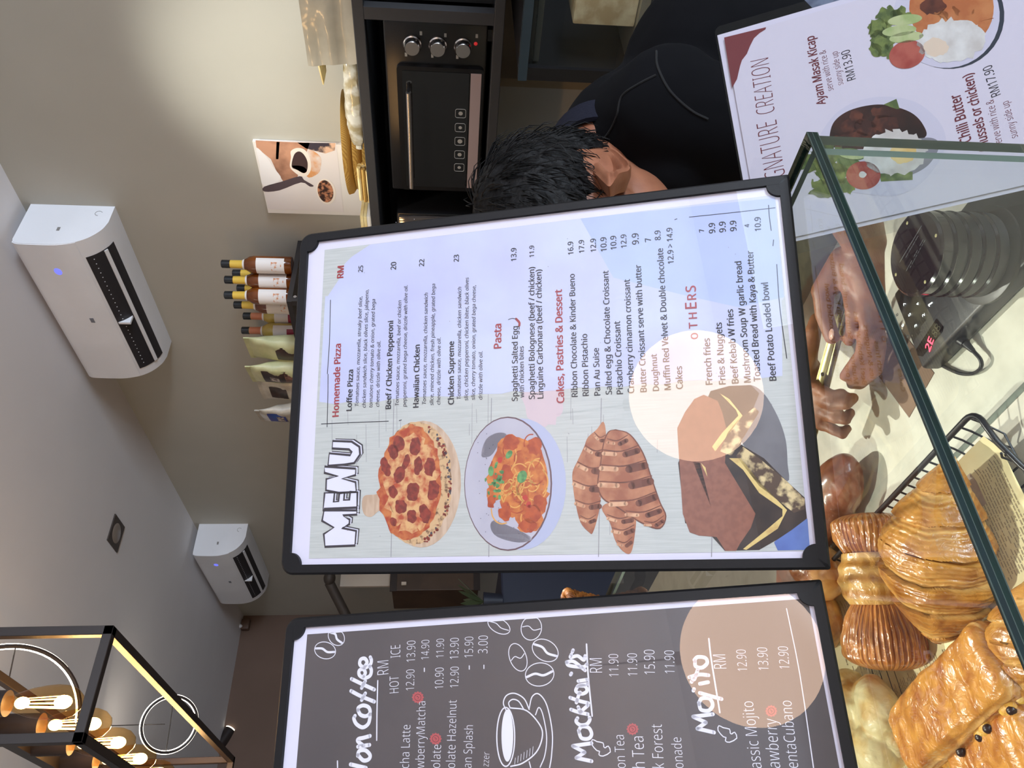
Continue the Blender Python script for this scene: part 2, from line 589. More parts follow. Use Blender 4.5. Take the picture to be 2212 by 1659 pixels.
def foodmenu():
    root = thing('menu_board', 'black framed food menu board headed MENU with photos of pizza, pasta, croissants and cake', 'menu', b1M)
    board_body(root, BW, BH)
    P = Print(f1, BW / 800)
    P.z = 0.0001
    WOOD = pm('grey_wood', 186, 187, 186, 172, 173, 172, nscale=26, stretch=(30, 1.2, 1), lo=.35, hi=.75)
    SEAM = pm('seam', 140, 136, 142)
    LILAC = pm('lilac_panel', 188, 192, 219, 178, 178, 214, nscale=14, lo=.35, hi=.7)
    BLUE = pm('panel_blue', 170, 182, 218, 160, 168, 214, nscale=12, lo=.35, hi=.7)
    PINK = pm('pink_wash', 196, 176, 184)
    P.z = 1e-4
    P.poly([(667.5, 1206.5), (701.5, 540), (1674.5, 421), (1749.5, 1190)], WOOD)
    P.z = 1.15e-4
    for x in (845, 1056, 1293, 1537):
        P.stroke([(x, 1203), (x + 6, 860)], 1.6, SEAM, smooth=0)
    for k in range(46):
        x = 690 + random.random() * 1000
        y = 900 + random.random() * 270
        P.stroke([(x, y), (x + random.uniform(-1, 1), y - random.uniform(20, 90))], 0.9, SEAM, smooth=0)
    P.ell((1175, 862), 46, 60, PINK, wob=10, seed=3)
    # white paint panel with ragged edges
    edge = [(690, 868)] + [(700 + i * 24, 872 - i * 1.45 + random.uniform(-3, 3)) for i in range(1, 41)] + [(1690, 812)]
    P.z = 1.3e-4
    P.poly([(703, 640)] + edge + [(1688, 640)], LILAC)
    P.z = 1.33e-4
    P.poly([(703, 648), (735, 600), (745, 570), (760, 555), (800, 528.6), (1250, 473.5), (1674, 422), (1692, 648)], LILAC)
    P.z = 1.38e-4
    P.poly([(1250, 473.5), (1674, 422), (1690, 640), (1600, 660), (1480, 640), (1330, 600)], BLUE, smooth=0, wob=14)
    P.z = 1.45e-4
    P.ell((1100, 800), 22, 30, LILAC, wob=8)
    # pen lines
    for pts in ([(694, 916), (760, 913), (840, 910)], [(707, 923), (708.5, 860), (709, 808)], [(707.5, 808), (712, 740), (714.4, 648)],
                [(708.5, 858), (708.8, 846)], [(862, 909), (868, 907)],
                [(1488.5, 469.5), (1580, 460), (1674.8, 449.3)], [(1660, 443), (1662, 470), (1666, 499)], [(1671, 518), (1669.5, 532)],
                [(1677.8, 571), (1684, 660), (1699.5, 775)], [(1457, 475), (1463, 473)]):
        P.stroke(pts, 1.8, INK, smooth=4)
    # ---- MENU lettering: outlined block capitals with a drop outline
    WHITE = pm('letter_white', 212, 209, 228)
    DARK = pm('letter_outline', 50, 44, 52)
    k1 = 3.568
    cv = lambda L: [(620 + a / k1, 800 + b_ / k1) for a, b_ in L]
    letters = [
        cv([(295, 1360), (285, 1262), (362, 1212), (272, 1160), (290, 1068), (535, 1058), (540, 1112), (432, 1118), (485, 1150), (482, 1186), (425, 1215), (535, 1238), (525, 1350)]),
        cv([(280, 1080), (292, 945), (368, 942), (362, 1015), (398, 1010), (405, 950), (445, 945), (440, 1000), (482, 998), (490, 935), (545, 938), (540, 1080)]),
        cv([(302, 925), (305, 838), (395, 818), (290, 790), (292, 742), (530, 758), (530, 808), (425, 835), (530, 862), (535, 938), (400, 945)]),
        cv([(318, 735), (328, 640), (490, 655), (500, 630), (480, 610), (350, 602), (355, 545), (500, 550), (560, 590), (565, 650), (520, 715), (440, 728)])]
    for L in letters:
        P.z = 1.6e-4
        P.stroke([(p[0] + 6, p[1] - 4) for p in L], 3.4, DARK, smooth=0, closed=True)
    for L in letters:
        P.z = 1.75e-4
        P.stroke([(p[0] + 3.2, p[1] - 2.2) for p in L], 3.0, WHITE, smooth=0, closed=True)
    for L in letters:
        P.z = 1.9e-4; P.poly(L, WHITE)
        P.z = 2.05e-4; P.stroke(L, 5.2, DARK, smooth=0, closed=True)
    # ---- pizza on a paddle
    PADDLE = pm('paddle_wood', 196, 170, 150, 178, 150, 128, nscale=40, stretch=(1, 5, 1))
    CRUST = pm('pizza_crust', 196, 160, 120, 92, 58, 40, nscale=230, lo=.52, hi=.68)
    SAUCE = pm('pizza_sauce', 158, 58, 34, 190, 112, 62, nscale=120, lo=.42, hi=.62)
    CHEESE = pm('pizza_cheese', 206, 160, 110, 168, 70, 42, nscale=150, lo=.42, hi=.64)
    PEP = pm('pepperoni', 138, 50, 38, 108, 36, 30, nscale=260)
    P.z = 1.6e-4
    P.poly([(824, 1060), (812, 1068), (790, 1070), (783, 1080), (783, 1100), (790, 1114), (804, 1116), (818, 1104), (832, 1102)], PADDLE, smooth=4)
    P.ell((912, 1046), 84, 137, PADDLE, rot=.03)
    P.z = 1.75e-4
    P.ell((899, 1044), 78, 133, CRUST, rot=.04, wob=6, n=60)
    P.z = 1.9e-4
    P.ell((886, 1043), 68, 124, SAUCE, rot=.05, wob=7, n=60, seed=2)
    P.z = 2.05e-4
    P.ell((890, 1045), 55, 104, CHEESE, rot=.05, wob=16, n=60, seed=5)
    P.z = 2.2e-4
    for (cx, cy, rx, ry) in ((862, 958, 13, 17), (897, 964, 12, 20), (850, 976, 11, 16), (834, 1010, 10, 22), (863, 1026, 12, 18), (904, 1006, 9, 20), (929, 1010, 12, 20),
                             (878, 1000, 6, 18), (849, 1062, 9, 14), (893, 1062, 14, 20), (936, 1059, 13, 22), (866, 1094, 13, 16), (919, 1110, 12, 21), (890, 1116, 11, 14), (851, 1128, 7, 9)):
        P.ell((cx, cy), rx, ry, PEP, rot=random.uniform(-.3, .3), wob=4, seed=cx)
    P.z = 2.35e-4
    for k in range(70):
        a = random.uniform(-1.2, 1.35); rr = random.uniform(.9, 1.0)
        P.ell((899 + 78 * rr * math.cos(a), 1044 + 133 * rr * math.sin(a)), random.uniform(1, 3.6), random.uniform(1, 4.5), INKG if k % 3 == 0 else PEP, n=8)
    # ---- pasta bowl
    BOWLI = pm('bowl_inside', 178, 174, 188, 168, 164, 180, nscale=18)
    BOWLS = pm('bowl_side', 168, 172, 200)
    RIM = pm('bowl_rim', 96, 70, 78)
    SHADE = pm('bowl_grey', 140, 134, 146)
    P.z = 1.6e-4
    P.ell((1128, 1046), 95, 142, BOWLS)
    P.z = 1.75e-4
    P.ell((1098, 1045), 95, 145, RIM)
    P.z = 1.9e-4
    P.ell((1097, 1045), 92.5, 142, BOWLI)
    P.poly([(1040, 985), (1050, 950), (1075, 935), (1095, 940), (1075, 965), (1060, 985)], SHADE, smooth=4)
    P.poly([(1065, 1125), (1085, 1130), (1130, 1150), (1150, 1165), (1120, 1172), (1075, 1160), (1060, 1140)], SHADE, smooth=4)
    PASTA = pm('pasta_base', 164, 74, 34, 196, 116, 54, nscale=110)
    NOOD = pm('noodle', 208, 150, 78)
    PRAWN = pm('prawn', 174, 76, 36, 150, 56, 30, nscale=140)
    GREEN = pm('parsley', 60, 112, 66, 96, 150, 92, nscale=200)
    TOM = pm('tomato_bit', 176, 46, 40)
    P.z = 2.05e-4
    P.poly([(1090, 942), (1120, 945), (1160, 962), (1178, 1000), (1184, 1060), (1178, 1095), (1165, 1140), (1130, 1150), (1112, 1120), (1085, 1110), (1080, 1080), (1056, 1080), (1052, 1040), (1062, 1000)], PASTA, smooth=5, wob=7)
    P.z = 2.2e-4
    for k in range(46):
        a = random.uniform(0, 2 * PI); cx = 1124 + random.gauss(0, 22); cy = 1040 + random.gauss(0, 34); r = random.uniform(8, 26)
        P.stroke([(cx + r * math.cos(a + t), cy + r * 1.3 * math.sin(a + t)) for t in (0, .5, 1.0, 1.5, 2.0)], 2.6, NOOD if k % 4 else PRAWN, smooth=3)
    P.z = 2.35e-4
    for (cx, cy, rx, ry) in ((1104, 956, 18, 16), (1155, 965, 16, 18), (1150, 1110, 18, 20), (1140, 1135, 18, 14), (1092, 1105, 14, 20), (1062, 1082, 9, 14), (1095, 1020, 13, 18), (1165, 1085, 12, 16)):
        P.ell((cx, cy), rx, ry, PRAWN, wob=6, seed=cx)
    for (cx, cy) in ((1135, 1076), (1081, 994), (1143, 1090)):
        P.ell((cx, cy), 6, 6, TOM, wob=3)
    P.z = 2.5e-4
    for k in range(26):
        P.ell((1072 + random.gauss(0, 10), 1036 + random.gauss(0, 15)), random.uniform(2, 5), random.uniform(2, 5), GREEN, wob=3, n=10, seed=k)
    P.ell((1128, 1030), 10, 14, GREEN, rot=.4); P.ell((1100, 982), 6, 10, GREEN, rot=.6); P.ell((1061, 1018), 6, 11, GREEN)
    for k in range(40):
        P.ell((1090 + random.uniform(-70, 85), 1045 + random.uniform(-110, 110)), .9, .9, INKG, n=6)
    # ---- croissants
    CR = pm('croissant_print', 146, 84, 60, 182, 124, 92, nscale=60, lo=.42, hi=.66)
    CRD = pm('croissant_dark', 96, 50, 38, 112, 60, 44, nscale=80)
    CRL = pm('croissant_light', 206, 160, 128, 176, 118, 88, nscale=90, lo=.45, hi=.7)
    P.z = 1.7e-4
    c1 = [(1303, 911), (1289, 928), (1270, 945), (1262, 965), (1248, 995), (1237, 1020), (1238, 1050), (1243, 1085), (1254, 1128), (1273, 1150), (1281, 1150), (1293, 1110), (1300, 1060), (1308, 990), (1309, 935)]
    c3 = [(1300, 1098), (1318, 1130), (1328, 1165), (1345, 1190), (1363, 1194), (1372, 1150), (1372, 1112), (1345, 1095), (1320, 1085)]
    c2 = [(1330, 930), (1315, 935), (1305, 960), (1299, 1000), (1293, 1045), (1303, 1075), (1335, 1095), (1365, 1115), (1395, 1132), (1425, 1140), (1437, 1115), (1424, 1085), (1405, 1030), (1388, 980), (1360, 940)]
    def roll(outline, bands, z):
        P.z = z
        P.poly(outline, CR, smooth=4)
        P.z = z + .15e-4
        for (a, b_, lw, dk) in bands:
            mx, my = (a[0] + b_[0]) / 2, (a[1] + b_[1]) / 2
            P.stroke([(a[0] + 1, a[1] + 8), (a[0] * .65 + b_[0] * .35 - 1, a[1] * .65 + b_[1] * .35 + 13)], lw, CRL, smooth=0)
            P.stroke([(mx + (b_[0] - a[0]) * .12, my + 15), (b_[0] - 3, b_[1] + 12)], lw * 1.5, CRD, smooth=0)
            P.stroke([a, (mx, my + 8), b_], dk, CRD, smooth=5, taper=True)
    roll(c3, [((1312, 1112), (1368, 1112), 6, 2.4), ((1322, 1140), (1370, 1134), 6, 2.4), ((1334, 1168), (1366, 1160), 5, 2)], 1.6e-4)
    roll(c1, [((1284, 934), (1308, 940), 5, 2.4), ((1264, 962), (1307, 970), 7, 2.6), ((1248, 998), (1305, 1008), 8, 2.6), ((1239, 1038), (1303, 1046), 8, 2.6), ((1243, 1080), (1298, 1082), 7, 2.4), ((1254, 1114), (1288, 1112), 5, 2)], 1.9e-4)
    P.z = 2.2e-4
    P.stroke(c2 + [c2[0]], 5, CRD, smooth=4)
    roll(c2, [((1312, 948), (1356, 940), 6, 2.4), ((1303, 972), (1380, 962), 8, 2.8), ((1298, 1004), (1396, 994), 10, 3), ((1295, 1040), (1408, 1028), 10, 3), ((1318, 1082), (1418, 1062), 9, 2.8), ((1352, 1104), (1428, 1092), 7, 2.6), ((1392, 1126), (1434, 1114), 5, 2)], 2.35e-4)
    # ---- chocolate cake
    CHOC = pm('cake_choc', 138, 88, 72, 128, 80, 66, nscale=200)
    CHD = pm('cake_dark', 44, 36, 36, 60, 48, 44, nscale=60)
    CRM = pm('cake_cream', 208, 182, 118, 170, 130, 80, nscale=120, lo=.5, hi=.8)
    CRS = pm('cake_crumb', 78, 60, 50, 206, 184, 140, nscale=110, lo=.46, hi=.6)
    PLT = pm('cake_plate', 112, 110, 116, 96, 94, 100, nscale=20)
    PBL = pm('cake_blue', 100, 124, 186, 70, 86, 150, nscale=20)
    P.z = 1.6e-4
    P.poly([(1620, 832), (1650, 850), (1680, 900), (1697, 950), (1701, 1000), (1700, 1040), (1640, 985), (1600, 950), (1600, 850)], PLT, smooth=4)
    P.poly([(1749.5, 1188), (1680, 1189), (1672, 1172), (1690, 1150), (1744, 1120)], PBL)
    P.z = 1.75e-4
    P.poly([(1535, 845), (1575, 834), (1622, 832), (1640, 850), (1620, 900), (1600, 960), (1650, 990), (1700, 1040), (1738, 1075), (1743, 1120), (1710, 1145), (1680, 1165), (1640, 1188), (1566, 1190), (1530, 1150), (1480, 1130), (1465, 1000)], CHD, smooth=0)
    P.z = 1.9e-4
    P.poly([(1463, 925), (1480, 890), (1500, 862), (1520, 853), (1550, 866), (1560, 890), (1570, 930), (1566, 1000), (1632, 1110), (1622, 1140), (1598, 1175), (1590, 1190), (1567, 1190), (1548, 1160), (1510, 1157), (1490, 1150), (1475, 1110), (1469, 1020)], CHOC, smooth=0)
    P.poly([(1497, 998), (1512, 1000), (1536, 1095)], CHD)
    P.z = 2.05e-4
    P.poly([(1514, 1000), (1524, 1010), (1528, 1030)], CRM)
    P.poly([(1555, 850), (1590, 886), (1595, 898), (1560, 935), (1538, 965), (1545, 975), (1580, 930), (1604, 898), (1575, 862)], CRM)
    P.poly([(1575, 990), (1605, 1015), (1640, 1065), (1690, 1100), (1690, 1115), (1655, 1145), (1605, 1186), (1612, 1188), (1680, 1142), (1700, 1102), (1640, 1040), (1600, 990)], CRM)
    P.poly([(1605, 965), (1640, 990), (1700, 1040), (1738, 1078), (1738, 1100), (1715, 1108), (1640, 1050), (1590, 985)], CRS)
    P.poly([(1572, 935), (1596, 905), (1630, 880), (1640, 890), (1600, 955), (1580, 985), (1555, 975)], CRS)
    # ---- chilli
    P.z = 2e-4
    P.stroke([(1122, 704), (1122, 697), (1115, 689)], 5, RED)
    P.stroke([(1116, 690), (1107, 688), (1098, 691)], 1.6, INKG)
    # ---- words
    def L(s, a, b_, m=INK, weight=.012, **kw):
        P.text(s, a, b_, m, weight=weight, **kw)
    P.z = 2.2e-4
    L('Homemade Pizza', (732, 899.5), (737, 743), RED, weight=.020); L('RM', (742, 600), (743.5, 574.5), RED, weight=.020)
    it = dict(m=INKG, shear=.18, weight=.006)
    L('Loffee Pizza', (760, 887), (763.5, 799), weight=.020); L('25', (784, 588), (785, 574))
    L('Tomatoes sauce, mozzarella, streaky beef slice,', (774.7, 877), (783, 640.7), **it)
    L('chicken sandwich slice, black olives slice, jalapeno,', (790.4, 880.4), (796.7, 625.6), **it)
    L('tomatoes cherry tomato & onion, grated bega', (805, 880), (811, 646), **it)
    L('cheese, drizzle with olive oil.', (819.5, 878.5), (822.6, 737), **it)
    L('Beef / Chicken Pepperoni', (844.8, 883), (850, 693.4), weight=.020); L('20', (855.8, 582.5), (856.5, 566))
    L('Tomatoes sauce, mozzarella, beef or chicken', (861.6, 876), (867.5, 649), **it)
    L('pepperoni, grated bega cheese, drizzle with olive oil.', (877.8, 879), (881, 616.6), **it)
    L('Hawaiian Chicken', (904.5, 880), (907.3, 745), weight=.020); L('22', (916.4, 575.3), (917, 560))
    L('Tomatoes sauce, mozzarella, chicken sandwich', (920.5, 873), (924.8, 632.6), **it)
    L('slice, minced chicken, fresh pineapple, grated bega', (936.7, 875.6), (940.5, 613), **it)
    L('cheese, drizzle with olive oil.', (951.6, 874), (952.5, 729.6), **it)
    L('Chicken Supreme', (980.7, 873.4), (981, 737.7), weight=.020); L('23', (991.4, 565.4), (991.6, 550.3))
    L('Tomatoes sauce, mozzarella, chicken sandwich', (995.6, 862), (997, 620), **it)
    L('slice, chicken pepperoni, chicken bites, black olives', (1011.3, 865.6), (1013, 599.4), **it)
    L('slice, cherry tomato, onion, grated bega cheese,', (1026.4, 864), (1028, 616.6), **it)
    L('drizzle with olive oil.', (1042.4, 863), (1042.6, 759), **it)
    L('Pasta', (1083, 752), (1083, 700), RED, weight=.020)
    L('Spaghetti Salted Egg', (1118.3, 866), (1118.6, 705)); L('13.9', (1115.6, 563.8), (1115.6, 535.8))
    L('with chicken bites', (1132.3, 858.6), (1131.3, 748), INKG)
    L('Spaghetti Bolognese (beef / chicken)', (1155.3, 862), (1154.5, 577)); L('11.9', (1154, 555.4), (1154, 530.7))
    L('Linguine Carbonara (beef / chicken)', (1174, 860.5), (1169.5, 582.5))
    L('Cakes, Pastries & Dessert', (1218.8, 870), (1213.6, 625.6), RED, weight=.020)
    rows = [('Ribbon Chocolate & Kinder Bueno', 1248, 857, 1241.4, 592, '16.9', 1239, 549.7, 522), ('Ribbon Pistachio', 1272, 855, 1268.5, 721.5, '17.9', 1262.5, 545.8, 518.6),
            ('Pan Au Suise', 1297, 854, 1293.5, 752, '12.9', 1288, 543.6, 515.6), ('Salted egg & Chocolate Croissant', 1322, 852, 1314.3, 585, '10.9', 1310.7, 542.7, 512.6),
            ('Pistachio Croissant', 1346, 851, 1339.3, 694, '10.9', 1331.8, 538.8, 509.6), ('Cranberry cinnamon croissant', 1370, 849, 1360.4, 603.6, '12.9', 1353.8, 535, 506.6),
            ('Butter Croissant serve with butter', 1397, 846.5, 1384.5, 572.3, '9.9', 1380, 527.7, 504), ('Doughnut', 1423.7, 844, 1418.3, 765, '7', 1406.5, 521.6, 514),
            ('Muffin Red Velvet & Double chocolate', 1449.3, 842, 1432, 536.7, '8.9', 1427.3, 518.6, 498), ('Cakes', 1475, 840, 1473, 791.4, '12.9 > 14.9', 1455.4, 569.3, 492.4),
            ('French fries', 1539, 830.6, 1533, 731, '7', 1521, 501, 495), ('Fries & Nuggets', 1567.5, 830, 1558.7, 697, '9.9', 1545, 503.6, 482),
            ('Beef Kebab W fries', 1595.5, 828, 1583, 668.4, '9.9', 1567.8, 501.5, 479), ('Mushroom Soup W garlic bread', 1622, 826, 1601, 564.7, '9.9', 1591, 499, 477),
            ('Toasted Bread with Kaya & Butter', 1643, 823.6, 1626.5, 542, '4', 1619, 490.6, 484), ('Beef Potato Loaded bowl', 1677, 822, 1658.8, 610.6, '10.9', 1643.7, 499, 469.5)]
    for s, x0, y0, x1, y1, pr, qx, q0, q1 in rows:
        L(s, (x0, y0), (x1, y1)); L(pr, (qx, q0), (qx - (3.5 if len(pr) > 5 else 1), q1))
    for ch, y in zip('OTHERS', (726, 703, 682, 660, 641, 624)):
        xx = 1508 - (733 - y) * .045
        L(ch, (xx, y + 6), (xx - .6, y - 6.5), RED)
    for k in range(30):
        x = random.uniform(700, 1660); yb = 1206 - (x - 700) * .02
        P.ell((x, random.uniform(470, 1200)), .9, .9, SEAM, n=6)
    P.build('printed_menu', root)

def drinksmenu():
    root = thing('menu_board', 'black framed drinks menu board printed like a chalkboard with coffee cup and beans', 'menu', b2M)
    board_body(root, BW, BH)
    P = Print(f2, BW / 800)
    CHALKB = pm('chalkboard', 80, 71, 73, 70, 63, 66, nscale=8, lo=.3, hi=.7)
    CH = pm('chalk', 214, 210, 222)
    SEAL = pm('seal_red', 168, 74, 78)
    SEALD = pm('seal_dark', 96, 36, 42)
    P.z = 1e-4
    k3 = 3.456
    c3 = lambda a, b_: (600 + a / k3, 1220 + b_ / k3)
    k4 = 3.352
    c4 = lambda a, b_: (1200 + a / k4, 1220 + b_ / k4)
    wpx = BW / 800
    # dark panel: follows the sheet edges
    xr = BW - 0.0082 - 0.0065
    tr = f2(664, 1370.5); br = f2(1745, 1293)
    P.raw([(0.0150, br[1]), (br[0], br[1]), (tr[0], tr[1]), (0.0150, tr[1])], CHALKB)
    P.z = 1.4e-4
    # script headings as brush strokes
    def brush(f, L, w_=7.5):
        for pts in L:
            P.stroke([f(*p) for p in pts], w_, CH, smooth=6, taper=False)
    brush(c3, [[(545, 1490), (600, 1503), (660, 1517)],
               [(600, 1420), (640, 1460), (680, 1452), (690, 1420), (655, 1385), (610, 1390), (598, 1425)],
               [(600, 1358), (640, 1352), (686, 1345)], [(640, 1350), (600, 1318), (605, 1300), (640, 1292), (690, 1278)],
               [(578, 1128), (570, 1150), (590, 1190), (635, 1214), (675, 1190), (688, 1150), (690, 1118)],
               [(600, 1085), (620, 1120), (660, 1130), (690, 1105), (680, 1065), (640, 1050), (605, 1065), (600, 1085)],
               [(548, 942), (620, 980), (722, 1022)], [(628, 1010), (640, 985), (655, 960)],
               [(552, 852), (620, 885), (722, 932)], [(628, 920), (640, 895), (655, 868)],
               [(640, 835), (655, 808), (640, 780), (610, 790), (612, 825), (650, 845), (690, 828), (700, 790), (690, 760)],
               [(650, 760), (668, 728), (650, 700), (620, 708), (615, 745), (650, 768), (690, 748), (700, 715), (692, 690)]])
    P.stroke([c3(740, 1310), c3(742, 1100), c3(748, 865)], 2.6, CH)
    P.stroke([c3(448, 1517), c3(447, 1465)], 2.6, CH, smooth=0)
    brush(c4, [[(262, 1422), (150, 1398)], [(150, 1398), (212, 1358)], [(212, 1358), (125, 1312)], [(125, 1312), (262, 1292)],
               [(170, 1210), (190, 1255), (240, 1258), (262, 1225), (240, 1180), (190, 1172), (168, 1200)],
               [(160, 1110), (150, 1135), (180, 1160), (225, 1155), (248, 1125), (246, 1105)],
               [(112, 1048), (170, 1068), (235, 1082)], [(180, 1068), (165, 1030)], [(185, 1062), (235, 1018)],
               [(106, 962), (170, 985), (238, 1002)], [(152, 998), (168, 945), (180, 925)],
               [(160, 880), (148, 915), (190, 935), (228, 915), (215, 880), (165, 875), (235, 862)],
               [(165, 842), (230, 832)], [(110, 796), (116, 786)],
               [(80, 705), (130, 700), (190, 745), (215, 765)], [(80, 705), (100, 730), (200, 740), (228, 720)],
               [(115, 650), (110, 672), (160, 660), (205, 690), (215, 660)], [(122, 632), (128, 618)]], 6.6)
    P.stroke([c4(225, 575), c4(237, 800), c4(266, 1095)], 3.0, CH)
    brush(c4, [[(1148, 1214), (1026, 1186)], [(1026, 1186), (1090, 1142)], [(1090, 1142), (996, 1100)], [(996, 1100), (1140, 1082)],
               [(1040, 1010), (1055, 1050), (1110, 1055), (1138, 1015), (1115, 970), (1060, 968), (1038, 1000)],
               [(1045, 928), (1120, 950), (1202, 972)], [(998, 912), (1003, 900)],
               [(1045, 862), (1105, 850)], [(985, 848), (990, 838)],
               [(968, 815), (1040, 795), (1108, 800)], [(1005, 830), (1020, 790), (1030, 760)],
               [(1010, 700), (1015, 735), (1060, 745), (1098, 712), (1085, 675), (1030, 668), (1005, 690)]], 6.6)
    P.stroke([c4(1110, 535), c4(1130, 700), c4(1190, 1070)], 2.8, CH)
    for ox, oy in ((0, 0), (915, -100)):
        P.stroke([c4(268 + ox, 1265 + oy), c4(262 + ox, 1300 + oy), c4(300 + ox, 1345 + oy), c4(320 + ox, 1350 + oy), c4(315 + ox, 1375 + oy), c4(345 + ox, 1385 + oy),
                  c4(398 + ox, 1355 + oy), c4(382 + ox, 1312 + oy), c4(362 + ox, 1325 + oy), c4(350 + ox, 1318 + oy), c4(345 + ox, 1290 + oy), c4(300 + ox, 1280 + oy)], 1.8, CH, smooth=2, closed=True)
    P.stroke([c4(1672, 315), c4(1770, 800), c4(1868, 1471)], 1.8, CH, smooth=3)
    # narrow lettering
    def N(s, a, b_, ys=1.75, weight=-.012, m=CH):
        P.text(s, a, b_, m, ys=ys, weight=weight)
    N('RM', (840, 1455.8), (840, 1426)); N('HOT', (861.9, 1496), (861.9, 1459.6)); N('ICE', (865.3, 1419.6), (865.3, 1392.7))
    n2 = dict(ys=1.45)
    N('cha Latte', (884, 1659), (887.3, 1565.8), **n2); N('wberryMatcha', (917, 1659), (919.7, 1515), **n2); N('olate', (951, 1659), (953.6, 1609), **n2)
    N('olate Hazelnut', (983.5, 1659), (987, 1512), **n2); N('an Splash', (1019, 1659), (1022.5, 1567), **n2); N('zzer', (1056, 1656), (1058, 1625), **n2)
    pr = dict(ys=1.55)
    for s, x, y0, y1 in (('12.90', 895, 1490.5, 1445.7), ('13.90', 897, 1429, 1383.5), ('14.90', 927, 1424, 1382), ('10.90', 958, 1487.6, 1442), ('11.90', 958.8, 1420, 1379.7),
                         ('12.90', 990.6, 1484.8, 1440), ('13.90', 990.6, 1423, 1377.7), ('15.90', 1021.9, 1420, 1375.4), ('3.00', 1053.4, 1411.5, 1373)):
        N(s, (x, y0), (x + 1, y1), **pr)
    for x, y in ((917, 1447), (1014, 1442), (1045.6, 1440.5)):
        P.stroke([(x, y + 3.5), (x, y - 3.5)], 2.2, CH, smooth=0)
    N('RM', (1301.4, 1452.7), (1300.5, 1422))
    N('on Tea', (1352, 1659), (1348, 1588), **n2); N('h Tea', (1394, 1659), (1390, 1591), **n2); N('k Forest', (1435, 1659), (1429.7, 1564.6), **n2); N('onade', (1477, 1659), (1471.5, 1593), **n2)
    for s, x, y0, y1 in (('11.90', 1337, 1461.6, 1413), ('11.90', 1377.5, 1460, 1411.5), ('15.90', 1415.4, 1457, 1404), ('11.90', 1458, 1454.8, 1405.6)):
        N(s, (x, y0), (x - 1.5, y1), **pr)
    N('RM', (1570, 1444), (1567, 1414))
    N('assic Mojito', (1646, 1659), (1626.6, 1515), **n2); N('awberry', (1686, 1659), (1677, 1553), **n2); N('entaCubano', (1725, 1659), (1709.5, 1514), **n2)
    for s, x, y0, y1 in (('12.90', 1614.7, 1449.7, 1403.5), ('13.90', 1661, 1448, 1399), ('12.90', 1706, 1445, 1397)):
        N(s, (x, y0), (x - 4, y1), **pr)
    # red seals with a tick
    for (x, y) in ((903, 1506.5), (941.4, 1596), (1366.5, 1575), (1666, 1536)):
        P.z = 1.4e-4
        pts = []
        for k in range(48):
            a = 2 * PI * k / 48
            r = 12.2 + 1.3 * math.cos(12 * a)
            pts.append((x + r * math.cos(a), y + r * math.sin(a)))
        P.poly(pts, SEAL)
        P.z = 1.55e-4
        P.stroke([(x + 7 * math.cos(2 * PI * k / 20), y + 7 * math.sin(2 * PI * k / 20)) for k in range(20)], 1.1, SEALD, smooth=0, closed=True)
        P.stroke([(x, y + 3), (x + 2, y), (x - 2.5, y - 3)], 1.3, SEALD, smooth=0)
    P.z = 1.4e-4
    # coffee beans
    def bean(cx, cy, rx, ry, rot, split=1, w_=1.6, cut=None):
        ca, sa = math.cos(rot), math.sin(rot)
        tr_ = lambda x, y: (cx + x * ca - y * sa, cy + x * sa + y * ca)
        pts = [tr_(rx * math.cos(2 * PI * k / 30), ry * math.sin(2 * PI * k / 30)) for k in range(30)]
        if cut: pts = [p if p[1] > cut(p[0]) else (p[0], cut(p[0])) for p in pts]
        P.stroke(pts, w_, CH, smooth=0, closed=True)
        mid = [tr_(-rx * .9, ry * .05), tr_(-rx * .3, -ry * .12), tr_(rx * .25, ry * .12), tr_(rx * .9, -ry * .1)]
        if cut: mid = [p if p[1] > cut(p[0]) else (p[0], cut(p[0])) for p in mid]
        P.stroke(mid, 4.5 if split == 1 else 1.6, CH, smooth=5)
    edge = lambda x: 1370.5 - (x - 664) * .0717
    bean(702.7, 1405, 23, 18, .25); bean(727, 1376, 20, 16, .9, cut=edge)
    bean(1078, 1352, 26, 15, .5, 2, cut=edge); bean(1148, 1357, 22, 26, .2, 2, cut=edge)
    bean(1119, 1420, 18, 31, -.35, 2); bean(1178, 1405, 30, 22, .55); bean(1166, 1457, 31, 25, -.15)
    # cup and saucer line drawing
    E = lambda cx, cy, rx, ry, w_=1.8, a0=0, a1=2 * PI, n=40: P.stroke([c3(cx + rx * math.cos(a0 + (a1 - a0) * k / n), cy + ry * math.sin(a0 + (a1 - a0) * k / n)) for k in range(n + (0 if a1 - a0 > 6.2 else 1))], w_, CH, smooth=0, closed=a1 - a0 > 6.2)
    E(1703, 1285, 67, 220, 2.4)
    P.ell(c3(1715, 1275), 44 / k3, 195 / k3, CH, n=40)
    P.stroke([c3(1735, 1068), c3(1860, 1090), c3(1960, 1200), c3(1975, 1290), c3(1930, 1400), c3(1830, 1480), c3(1740, 1505)], 2.4, CH)
    P.stroke([c3(1705, 1085), c3(1685, 1030), c3(1710, 975), c3(1770, 960), c3(1840, 1000), c3(1878, 1080)], 2.2, CH)
    P.stroke([c3(1735, 1068), c3(1725, 1030), c3(1755, 1005), c3(1800, 1020), c3(1838, 1080)], 2.2, CH)
    P.stroke([c3(1878, 1070), c3(1900, 985), c3(1950, 965), c3(2010, 1050), c3(2050, 1250), c3(2045, 1420), c3(2030, 1517)], 2.2, CH)
    P.stroke([c3(1925, 1120), c3(1950, 1065), c3(1980, 1120), c3(2008, 1280), c3(1995, 1420), c3(1960, 1510)], 2.0, CH)
    P.stroke([c3(1878, 1470), c3(1890, 1517)], 2.0, CH, smooth=0)
    for k in range(7):
        P.stroke([c3(1770 + k * 22, 1490 - k * 12), c3(1775 + k * 22, 1440 - k * 14)], .9, CH, smooth=0)
    P.build('printed_menu', root)

